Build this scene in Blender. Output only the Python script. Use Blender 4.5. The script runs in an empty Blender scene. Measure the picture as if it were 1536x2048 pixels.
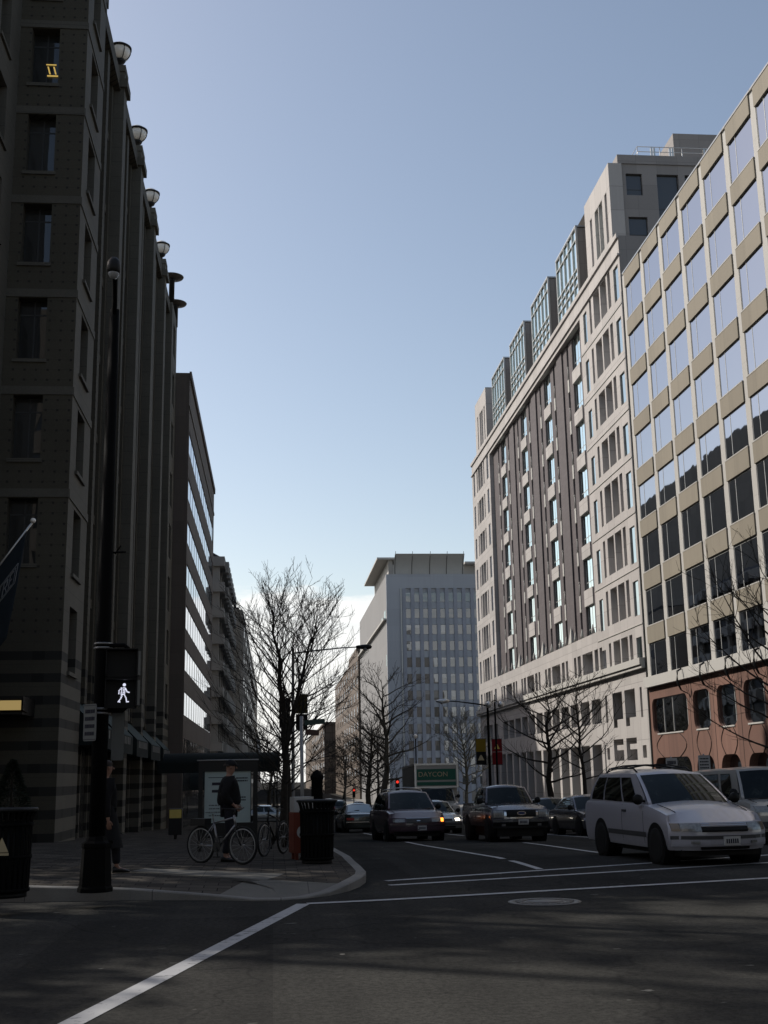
import bpy, bmesh, math, random
from mathutils import Vector, Matrix, noise as mnoise
R = math.radians
sc = bpy.context.scene
COL = sc.collection
rnd = random.Random(7)

# ---------------------------------------------------------------- helpers
class MB:
    def __init__(s): s.v=[]; s.f=[]; s.sm=[]
    def add(s, vs, fs, smooth=False):
        b=len(s.v); s.v+= [tuple(v) for v in vs]
        for f in fs: s.f.append(tuple(b+i for i in f)); s.sm.append(smooth)
        return s
    def quad(s,a,b,c,d,smooth=False): return s.add([a,b,c,d],[(0,1,2,3)],smooth)
    def poly(s,pts): return s.add(pts,[tuple(range(len(pts)))])
    def box(s,x0,x1,y0,y1,z0,z1):
        if x0>x1: x0,x1=x1,x0
        if y0>y1: y0,y1=y1,y0
        if z0>z1: z0,z1=z1,z0
        v=[(x0,y0,z0),(x1,y0,z0),(x1,y1,z0),(x0,y1,z0),(x0,y0,z1),(x1,y0,z1),(x1,y1,z1),(x0,y1,z1)]
        return s.add(v,[(0,3,2,1),(4,5,6,7),(0,1,5,4),(1,2,6,5),(2,3,7,6),(3,0,4,7)])
    def obox(s,c,h,m=None):
        m=m or Matrix.Identity(3); v=[]
        for dz in(-1,1):
            for dx,dy in((-1,-1),(1,-1),(1,1),(-1,1)):
                v.append(Vector(c)+m@Vector((dx*h[0],dy*h[1],dz*h[2])))
        return s.add(v,[(0,3,2,1),(4,5,6,7),(0,1,5,4),(1,2,6,5),(2,3,7,6),(3,0,4,7)])
    def tube(s,pts,rad,n=8,cap=True,smooth=True):
        pts=[Vector(p) for p in pts]; k=len(pts)
        rad=rad if isinstance(rad,(list,tuple)) else [rad]*k
        vs=[]; up=None
        for i,p in enumerate(pts):
            t=(pts[min(i+1,k-1)]-pts[max(i-1,0)])
            if t.length<1e-9: t=Vector((0,0,1))
            t.normalize()
            if up is None:
                up=Vector((0,0,1)) if abs(t.z)<.9 else Vector((1,0,0))
            a=t.cross(up)
            if a.length<1e-6: a=t.cross(Vector((0,1,0)))
            a.normalize(); b=t.cross(a); up=-b if False else up
            for j in range(n):
                q=2*math.pi*j/n
                vs.append(p+(a*math.cos(q)+b*math.sin(q))*rad[i])
        fs=[]
        for i in range(k-1):
            for j in range(n):
                fs.append((i*n+j,i*n+(j+1)%n,(i+1)*n+(j+1)%n,(i+1)*n+j))
        s.add(vs,fs,smooth)
        if cap:
            b=len(s.v)-len(vs)
            s.f.append(tuple(b+j for j in range(n))[::-1]); s.sm.append(False)
            s.f.append(tuple(b+(k-1)*n+j for j in range(n))); s.sm.append(False)
        return s
    def lathe(s,c,prof,n=20,axis='z',smooth=True):
        c=Vector(c); vs=[]
        for r,h in prof:
            for j in range(n):
                q=2*math.pi*j/n; a,b=r*math.cos(q),r*math.sin(q)
                vs.append(c+ (Vector((a,b,h)) if axis=='z' else Vector((a,h,b)) if axis=='y' else Vector((h,a,b))))
        fs=[]
        for i in range(len(prof)-1):
            for j in range(n):
                fs.append((i*n+j,i*n+(j+1)%n,(i+1)*n+(j+1)%n,(i+1)*n+j))
        s.add(vs,fs,smooth)
        b=len(s.v)-len(vs)
        s.f.append(tuple(b+j for j in range(n))); s.sm.append(False)
        s.f.append(tuple(b+(len(prof)-1)*n+j for j in range(n))); s.sm.append(False)
        return s
    def prism(s,pts2,mapf,n0,n1):
        k=len(pts2)
        vs=[mapf(u,v,n0) for u,v in pts2]+[mapf(u,v,n1) for u,v in pts2]
        fs=[tuple(range(k)),tuple(range(2*k-1,k-1,-1))]+[(i,(i+1)%k,k+(i+1)%k,k+i) for i in range(k)]
        return s.add(vs,fs)
    def grid(s,rows,smooth=True,close=False):
        m=len(rows[0]); vs=[p for r in rows for p in r]; fs=[]
        for i in range(len(rows)-1):
            for j in range(m if close else m-1):
                fs.append((i*m+j,i*m+(j+1)%m,(i+1)*m+(j+1)%m,(i+1)*m+j))
        return s.add(vs,fs,smooth)
    def mesh(s,name,mat,off=(0,0,0),recalc=True,sharp=None):
        me=bpy.data.meshes.new(name)
        o=Vector(off)
        me.from_pydata([Vector(v)-o for v in s.v],[],s.f)
        me.polygons.foreach_set('use_smooth',s.sm)
        if recalc or sharp:
            bm=bmesh.new(); bm.from_mesh(me)
            if sharp: bmesh.ops.remove_doubles(bm,verts=bm.verts,dist=1e-4)
            bmesh.ops.recalc_face_normals(bm,faces=bm.faces)
            if sharp:
                for e in bm.edges:
                    if len(e.link_faces)==2 and e.calc_face_angle(0)>sharp: e.smooth=False
            bm.to_mesh(me); bm.free()
        me.materials.append(mat)
        return me
    def build(s,name,mat,parent=None,local=False,**k):
        off=(0,0,0) if (parent is None or local) else wloc(parent)
        return link(name,s.mesh(name,mat,off,**k),parent)

def wloc(o):
    v=Vector((0,0,0))
    while o is not None: v+=o.location; o=o.parent
    return v
def link(name,data,parent=None,loc=None):
    o=bpy.data.objects.new(name,data); COL.objects.link(o)
    if parent is not None: o.parent=parent
    if loc is not None: o.location=loc
    return o
def tag(o,label=None,cat=None,group=None,kind=None):
    if label: o['label']=label
    if cat: o['category']=cat
    if group: o['group']=group
    if kind: o['kind']=kind
    return o
def thing(name,label,cat,loc=(0,0,0),rz=0,group=None):
    o=link(name,None,None,loc); o.rotation_euler=(0,0,rz); o.empty_display_size=.3
    return tag(o,label,cat,group)
def kids(o): return [c for c in bpy.data.objects if c.parent==o]
def dup(root,loc,rz=None,label=None,scale=None):
    def rec(o,p):
        c=o.copy(); COL.objects.link(c); c.parent=p
        for ch in kids(o): rec(ch,c)
        return c
    r=rec(root,None); r.location=loc
    if rz is not None: r.rotation_euler=(0,0,rz)
    if label: r['label']=label
    if scale: r.scale=(scale,)*3
    return r

# ---------------------------------------------------------------- materials
MATS={}
class NT:
    def __init__(s,name):
        s.m=bpy.data.materials.new(name); s.m.use_nodes=True
        s.t=s.m.node_tree; s.t.nodes.clear()
        s.out=s.t.nodes.new('ShaderNodeOutputMaterial')
    def n(s,typ,**kw):
        nd=s.t.nodes.new(typ)
        for k,v in kw.items():
            if k.startswith('i_'):
                key=k[2:]; key=int(key) if key.isdigit() else key.replace('_',' ')
                if hasattr(v,'is_output') and v.is_output: s.t.links.new(v,nd.inputs[key])
                else: nd.inputs[key].default_value=v
            else: setattr(nd,k,v)
        return nd
    def l(s,a,b): s.t.links.new(a,b)
    def math(s,op,a,b=None,c=None,clamp=False):
        nd=s.n('ShaderNodeMath',operation=op,use_clamp=clamp)
        for i,v in enumerate((a,b,c)):
            if v is None: continue
            if hasattr(v,'is_output'): s.l(v,nd.inputs[i])
            else: nd.inputs[i].default_value=v
        return nd.outputs[0]
    def mix(s,fac,a,b,blend='MIX'):
        nd=s.n('ShaderNodeMix',data_type='RGBA',blend_type=blend)
        for i,v in ((0,fac),(6,a),(7,b)):
            if hasattr(v,'is_output'): s.l(v,nd.inputs[i])
            else: nd.inputs[i].default_value=v if i==0 else (*v,1)
        return nd.outputs[2]
    def ramp(s,fac,stops):
        nd=s.n('ShaderNodeValToRGB'); e=nd.color_ramp.elements
        while len(e)<len(stops): e.new(.5)
        for i,(p,c) in enumerate(stops):
            e[i].position=p; e[i].color=(*c,1) if isinstance(c,tuple) else (c,c,c,1)
        s.l(fac,nd.inputs[0]); return nd.outputs[0]
    def noise(s,vec,scale,detail=4,rough=.55,dist=0):
        nd=s.n('ShaderNodeTexNoise'); nd.inputs['Scale'].default_value=scale
        nd.inputs['Detail'].default_value=detail; nd.inputs['Roughness'].default_value=rough
        nd.inputs['Distortion'].default_value=dist
        s.l(vec,nd.inputs['Vector']); return nd.outputs['Fac']
    def pos(s): return s.n('ShaderNodeNewGeometry').outputs['Position']
    def obj(s): return s.n('ShaderNodeTexCoord').outputs['Object']
    def sep(s,v):
        nd=s.n('ShaderNodeSeparateXYZ'); s.l(v,nd.inputs[0]); return nd.outputs
    def comb(s,x,y,z):
        nd=s.n('ShaderNodeCombineXYZ')
        for i,v in enumerate((x,y,z)):
            if hasattr(v,'is_output'): s.l(v,nd.inputs[i])
            else: nd.inputs[i].default_value=v
        return nd.outputs[0]
    def bump(s,h,strength=.3,dist=.01):
        nd=s.n('ShaderNodeBump'); nd.inputs['Strength'].default_value=strength; nd.inputs['Distance'].default_value=dist
        s.l(h,nd.inputs['Height']); return nd.outputs[0]
    def pbsdf(s,col,rough=.7,spec=.4,metal=0,normal=None,coat=0,emit=None,estr=0):
        nd=s.n('ShaderNodeBsdfPrincipled')
        def setv(k,v):
            if hasattr(v,'is_output'): s.l(v,nd.inputs[k])
            else: nd.inputs[k].default_value=v
        setv('Base Color',col if hasattr(col,'is_output') else (*col,1))
        setv('Roughness',rough); setv('Specular IOR Level',spec); setv('Metallic',metal); setv('Coat Weight',coat)
        nd.inputs['Coat Roughness'].default_value=.05
        if normal is not None: s.l(normal,nd.inputs['Normal'])
        if emit: nd.inputs['Emission Color'].default_value=(*emit,1); nd.inputs['Emission Strength'].default_value=estr
        return nd.outputs[0]
    def end(s,sh): s.l(sh,s.out.inputs[0]); return s.m

def plain(name,col,rough=.6,spec=.4,metal=0,var=.12,scale=3,coat=0,emit=None,estr=0,bump=0):
    """base colour broken up by fine and coarse noise"""
    t=NT(name); p=t.obj()
    n1=t.noise(p,scale,5); n2=t.noise(p,scale*7,3)
    f=t.math('ADD',t.math('MULTIPLY',n1,.7),t.math('MULTIPLY',n2,.3))
    c=t.ramp(f,[(.3,tuple(x*(1-var) for x in col)),(.7,tuple(min(1,x*(1+var)) for x in col))])
    r=t.math('ADD',t.math('MULTIPLY',n1,.12),rough-.06)
    nm=t.bump(n2,.25,bump) if bump else None
    return t.end(t.pbsdf(c,r,spec,metal,nm,coat,emit,estr))

def glassy(name,tint=(.016,.018,.02),base=.35,wave=.02,rough=.015,blind=False,refl=(.92,.95,1),inside=False):
    """window pane: dark room behind, mirror layer on top whose strength grows at grazing angles"""
    t=NT(name); p=t.pos()
    oi=t.n('ShaderNodeObjectInfo')
    r=oi.outputs['Random']
    sh=t.n('ShaderNodeVectorMath',operation='ADD'); t.l(p,sh.inputs[0])
    t.l(t.comb(t.math('MULTIPLY',r,40),t.math('MULTIPLY',r,17),0),sh.inputs[1])
    h=t.noise(sh.outputs[0],.55,1.5,.4)
    nm=t.bump(h,1,wave)
    col=t.mix(t.math('MULTIPLY',r,.8),tint,tuple(x*2.6 for x in tint))
    if blind:
        # some panes have pale blinds drawn part of the way
        z=t.sep(t.obj())[2]
        on=t.math('GREATER_THAN',r,.55)
        part=t.math('GREATER_THAN',z,t.math('MULTIPLY',t.math('SUBTRACT',.8,r),3))
        col=t.mix(t.math('MULTIPLY',on,part),col,(.22,.22,.21))
    if inside:
        # dim shapes of seats and trim behind the glass
        iv=t.noise(t.obj(),2.6,3,.6); iv2=t.noise(t.obj(),9,2)
        col=t.ramp(t.math('ADD',t.math('MULTIPLY',iv,.75),t.math('MULTIPLY',iv2,.25)),[(.40,(.001,.001,.001)),(.56,(.004,.005,.005)),(.66,(.022,.026,.025)),(.8,(.05,.056,.056))])
    d=t.pbsdf(col,.6,0 if inside else .2)
    g=t.n('ShaderNodeBsdfGlossy'); g.inputs['Color'].default_value=(*refl,1); g.inputs['Roughness'].default_value=rough
    t.l(nm,g.inputs['Normal'])
    fr=t.n('ShaderNodeFresnel'); fr.inputs['IOR'].default_value=1.7
    fac=t.math('ADD',base,t.math('MULTIPLY',fr.outputs[0],1-base),clamp=True)
    mx=t.n('ShaderNodeMixShader'); t.l(fac,mx.inputs[0]); t.l(d,mx.inputs[1]); t.l(g.outputs[0],mx.inputs[2])
    return t.end(mx.outputs[0])

def panelled(name,col,pu,pv,axis='y',joint=.55,jw=.02,var=.1,rough=.75,off=(0,0),streak=.15,bump=.004):
    """stone or precast cladding with joints every pu x pv metres, grain and rain streaks"""
    t=NT(name); p=t.pos(); x,y,z=t.sep(p)
    u=y if axis=='y' else x
    if axis=='xy': u=t.math('ADD',x,y)
    fu=t.math('FRACT',t.math('DIVIDE',t.math('ADD',u,1000+off[0]),pu))
    fv=t.math('FRACT',t.math('DIVIDE',t.math('ADD',z,1000+off[1]),pv))
    ju=t.math('LESS_THAN',fu,jw/pu); jv=t.math('LESS_THAN',fv,jw/pv)
    j=t.math('MAXIMUM',ju,jv)
    iu=t.math('FLOOR',t.math('DIVIDE',t.math('ADD',u,1000+off[0]),pu)); iv=t.math('FLOOR',t.math('DIVIDE',t.math('ADD',z,1000+off[1]),pv))
    wn=t.n('ShaderNodeTexWhiteNoise',noise_dimensions='3D'); t.l(t.comb(iu,iv,0),wn.inputs['Vector'])
    n1=t.noise(p,.5,4); n2=t.noise(p,14,3)
    st=t.noise(t.comb(t.math('MULTIPLY',u,2.2),t.math('MULTIPLY',x,2.2),t.math('MULTIPLY',z,.12)),1,4,.6)
    f=t.math('ADD',t.math('ADD',t.math('MULTIPLY',n1,.3),t.math('MULTIPLY',n2,.25)),t.math('MULTIPLY',wn.outputs['Value'],.45))
    c=t.ramp(f,[(.2,tuple(v*(1-var) for v in col)),(.8,tuple(v*(1+var) for v in col))])
    c=t.mix(t.math('MULTIPLY',t.ramp(st,[(.5,0.),(.75,1.)]),streak),c,tuple(v*.55 for v in col))
    c=t.mix(j,c,tuple(v*joint for v in col))
    nm=t.bump(t.math('SUBTRACT',n2,t.math('MULTIPLY',j,2)),.4,bump)
    return t.end(t.pbsdf(c,rough,.25,0,nm))

def paint(name,col,metal=.0,rough=.28,dirt=.25):
    """car paint: clear coat over colour, road dirt low down"""
    t=NT(name); p=t.obj(); z=t.sep(p)[2]
    n1=t.noise(p,4,5); n2=t.noise(p,40,3)
    low=t.math('MULTIPLY',t.ramp(z,[(.25,1.),(.75,0.)]),t.math('ADD',.35,n1),clamp=True)
    c=t.mix(t.math('MULTIPLY',low,dirt),col,(.09,.085,.075))
    c=t.mix(t.math('MULTIPLY',n2,.12),c,(.12,.115,.105))
    r=t.math('ADD',rough,t.math('MULTIPLY',low,.35))
    return t.end(t.pbsdf(c,r,.5,metal,None,.6))
SUN_AZ,SUN_EL,SUN_E=58,38,5.0
SKY_S,SKY_DUST,SKY_TINT=.15,1.1,(1.29,1.12,.965)
EXPO,BLURG,CLAMP=0,1.0,5
GUIDE=False; HZ=1.02
def mat_asphalt():
    t=NT('asphalt'); p=t.pos(); x,y,z=t.sep(p)
    big=t.noise(p,.16,5,.6); mid=t.noise(p,1.1,4); fine=t.noise(p,60,2); grit=t.noise(p,190,1)
    stripe=t.noise(t.comb(t.math('MULTIPLY',x,1.4),t.math('MULTIPLY',y,.05),0),1,3)   # wheel tracks
    f=t.math('ADD',t.math('MULTIPLY',big,.45),t.math('ADD',t.math('MULTIPLY',mid,.2),t.math('MULTIPLY',stripe,.35)))
    c=t.ramp(f,[(.3,(.027,.027,.0255)),(.5,(.050,.049,.0455)),(.72,(.088,.085,.078))])
    c=t.mix(t.ramp(grit,[(.55,0.),(.75,.5)]),c,(.075,.072,.066))
    c=t.mix(t.ramp(fine,[(.25,.75),(.48,0.)]),c,(.016,.016,.016))
    c=t.mix(t.ramp(t.noise(p,17,3,.7),[(.35,.6),(.6,0.)]),c,(.022,.022,.021))
    # tar-sealed cracks
    vo=t.n('ShaderNodeTexVoronoi',feature='DISTANCE_TO_EDGE'); vo.inputs['Scale'].default_value=.22
    w=t.n('ShaderNodeVectorMath',operation='ADD'); t.l(p,w.inputs[0])
    nn=t.n('ShaderNodeTexNoise'); nn.inputs['Scale'].default_value=.8; t.l(p,nn.inputs['Vector'])
    sc_=t.n('ShaderNodeVectorMath',operation='SCALE'); t.l(nn.outputs['Color'],sc_.inputs[0]); sc_.inputs['Scale'].default_value=1.6
    t.l(sc_.outputs[0],w.inputs[1]); t.l(w.outputs[0],vo.inputs['Vector'])
    cr=t.ramp(vo.outputs['Distance'],[(.0,.4),(.007,0.)])
    c=t.mix(cr,c,(.015,.015,.016))
    # oil drips and pale scuffs
    sp=t.noise(p,5,2); c=t.mix(t.ramp(sp,[(.7,0.),(.76,.5)]),c,(.02,.02,.02))
    sc2=t.noise(t.comb(t.math('MULTIPLY',x,3),t.math('MULTIPLY',y,9),0),1,2)
    c=t.mix(t.ramp(sc2,[(.735,0.),(.75,.7)]),c,(.22,.215,.2))
    vf=t.n('ShaderNodeTexVoronoi'); vf.inputs['Scale'].default_value=1.3; t.l(p,vf.inputs['Vector'])
    fl=t.math('MULTIPLY',t.math('LESS_THAN',vf.outputs['Distance'],.035),t.math('GREATER_THAN',t.sep(vf.outputs['Color'])[0],.72))
    c=t.mix(fl,c,(.3,.28,.25))
    # rectangular repair patches
    wn=t.n('ShaderNodeTexWhiteNoise'); t.l(t.comb(t.math('FLOOR',t.math('DIVIDE',x,2.3)),t.math('FLOOR',t.math('DIVIDE',y,5.1)),0),wn.inputs['Vector'])
    c=t.mix(t.math('MULTIPLY',t.math('GREATER_THAN',wn.outputs['Value'],.82),.25),c,(.02,.02,.02))
    nm=t.bump(t.math('ADD',grit,fine),.5,.006)
    return t.end(t.pbsdf(c,1,0,0,nm))
def mat_sidewalk():
    t=NT('brick_paving'); p=t.pos(); x,y,z=t.sep(p)
    br=t.n('ShaderNodeTexBrick',offset=.5); br.inputs['Scale'].default_value=1
    br.inputs['Brick Width'].default_value=.4; br.inputs['Row Height'].default_value=.2; br.inputs['Mortar Size'].default_value=.008
    br.inputs['Color1'].default_value=(.046,.042,.037,1); br.inputs['Color2'].default_value=(.098,.088,.077,1); br.inputs['Mortar'].default_value=(.02,.019,.018,1)
    t.l(t.comb(x,y,0),br.inputs['Vector'])
    big=t.noise(p,.5,5); fine=t.noise(p,30,3)
    c=t.mix(t.ramp(big,[(.4,0.),(.7,.6)]),br.outputs['Color'],(.05,.047,.043))
    c=t.mix(t.ramp(fine,[(.6,0.),(.75,.4)]),c,(.10,.095,.08))
    nm=t.bump(t.math('SUBTRACT',fine,br.outputs['Fac']),.4,.006)
    return t.end(t.pbsdf(c,1,.0,0,nm))
def mat_concrete(name,col,joint=1.5):
    t=NT(name); p=t.pos(); x,y,z=t.sep(p)
    ju=t.math('LESS_THAN',t.math('FRACT',t.math('DIVIDE',t.math('ADD',x,500.3),joint)),.012/joint)
    jv=t.math('LESS_THAN',t.math('FRACT',t.math('DIVIDE',t.math('ADD',y,500.1),joint)),.012/joint)
    big=t.noise(p,.9,5,.6); fine=t.noise(p,45,3)
    c=t.ramp(t.math('ADD',t.math('MULTIPLY',big,.7),t.math('MULTIPLY',fine,.3)),[(.3,tuple(v*.7 for v in col)),(.7,tuple(v*1.2 for v in col))])
    c=t.mix(t.math('MAXIMUM',ju,jv),c,tuple(v*.35 for v in col))
    return t.end(t.pbsdf(c,.85,.25,0,t.bump(fine,.4,.004)))
def mat_roadpaint():
    t=NT('road_paint'); p=t.pos()
    w=t.noise(p,9,5,.7); w2=t.noise(p,1.3,3)
    a=t.ramp(t.math('ADD',t.math('MULTIPLY',w,.7),t.math('MULTIPLY',w2,.3)),[(.36,.85),(.47,.0)])
    c=t.mix(a,(.31,.31,.315),(.05,.05,.048))
    return t.end(t.pbsdf(c,.7,.3))
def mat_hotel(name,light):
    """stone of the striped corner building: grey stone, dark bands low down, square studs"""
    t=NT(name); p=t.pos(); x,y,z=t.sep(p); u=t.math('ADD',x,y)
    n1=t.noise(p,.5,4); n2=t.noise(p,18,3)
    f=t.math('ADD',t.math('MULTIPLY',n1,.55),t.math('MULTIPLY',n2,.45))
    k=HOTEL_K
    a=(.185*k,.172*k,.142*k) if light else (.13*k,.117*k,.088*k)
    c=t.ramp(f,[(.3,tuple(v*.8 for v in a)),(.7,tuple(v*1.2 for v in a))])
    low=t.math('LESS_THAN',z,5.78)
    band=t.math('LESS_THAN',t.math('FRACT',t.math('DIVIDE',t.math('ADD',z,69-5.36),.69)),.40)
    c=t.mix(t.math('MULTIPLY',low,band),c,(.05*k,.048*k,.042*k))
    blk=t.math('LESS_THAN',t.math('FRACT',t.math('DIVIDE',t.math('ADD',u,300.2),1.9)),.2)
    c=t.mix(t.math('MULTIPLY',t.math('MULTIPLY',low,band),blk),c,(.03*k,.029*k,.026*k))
    # courses
    jz=t.math('LESS_THAN',t.math('FRACT',t.math('DIVIDE',t.math('ADD',z,100),.345 if not light else .69)),.03)
    c=t.mix(t.math('MULTIPLY',jz,.5),c,(.05*k,.048*k,.042*k))
    if not light:
        du=t.math('LESS_THAN',t.math('FRACT',t.math('DIVIDE',t.math('ADD',u,301.1),.37)),.2)
        dz=t.math('LESS_THAN',t.math('FRACT',t.math('DIVIDE',t.math('ADD',z,100.05),.345)),.22)
        al=t.math('LESS_THAN',t.math('FRACT',t.math('DIVIDE',t.math('ADD',u,301.1),.74)),.5)
        st=t.math('MULTIPLY',t.math('MULTIPLY',du,dz),t.math('GREATER_THAN',z,6.0))
        c=t.mix(t.math('MULTIPLY',st,.75),c,(.035*k,.033*k,.03*k))
    return t.end(t.pbsdf(c,.8,.25,0,t.bump(n2,.35,.006)))
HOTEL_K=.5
def mat_bark(name,col):
    t=NT(name); p=t.pos()
    n=t.noise(p,9,5,.65); n2=t.noise(p,45,2)
    c=t.ramp(n,[(.3,tuple(v*.55 for v in col)),(.7,tuple(v*1.35 for v in col))])
    return t.end(t.pbsdf(c,.9,.2,0,t.bump(n2,.6,.01)))
def mat_emit(name,col,s):
    t=NT(name); e=t.n('ShaderNodeEmission'); e.inputs[0].default_value=(*col,1); e.inputs[1].default_value=s
    return t.end(e.outputs[0])
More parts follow.
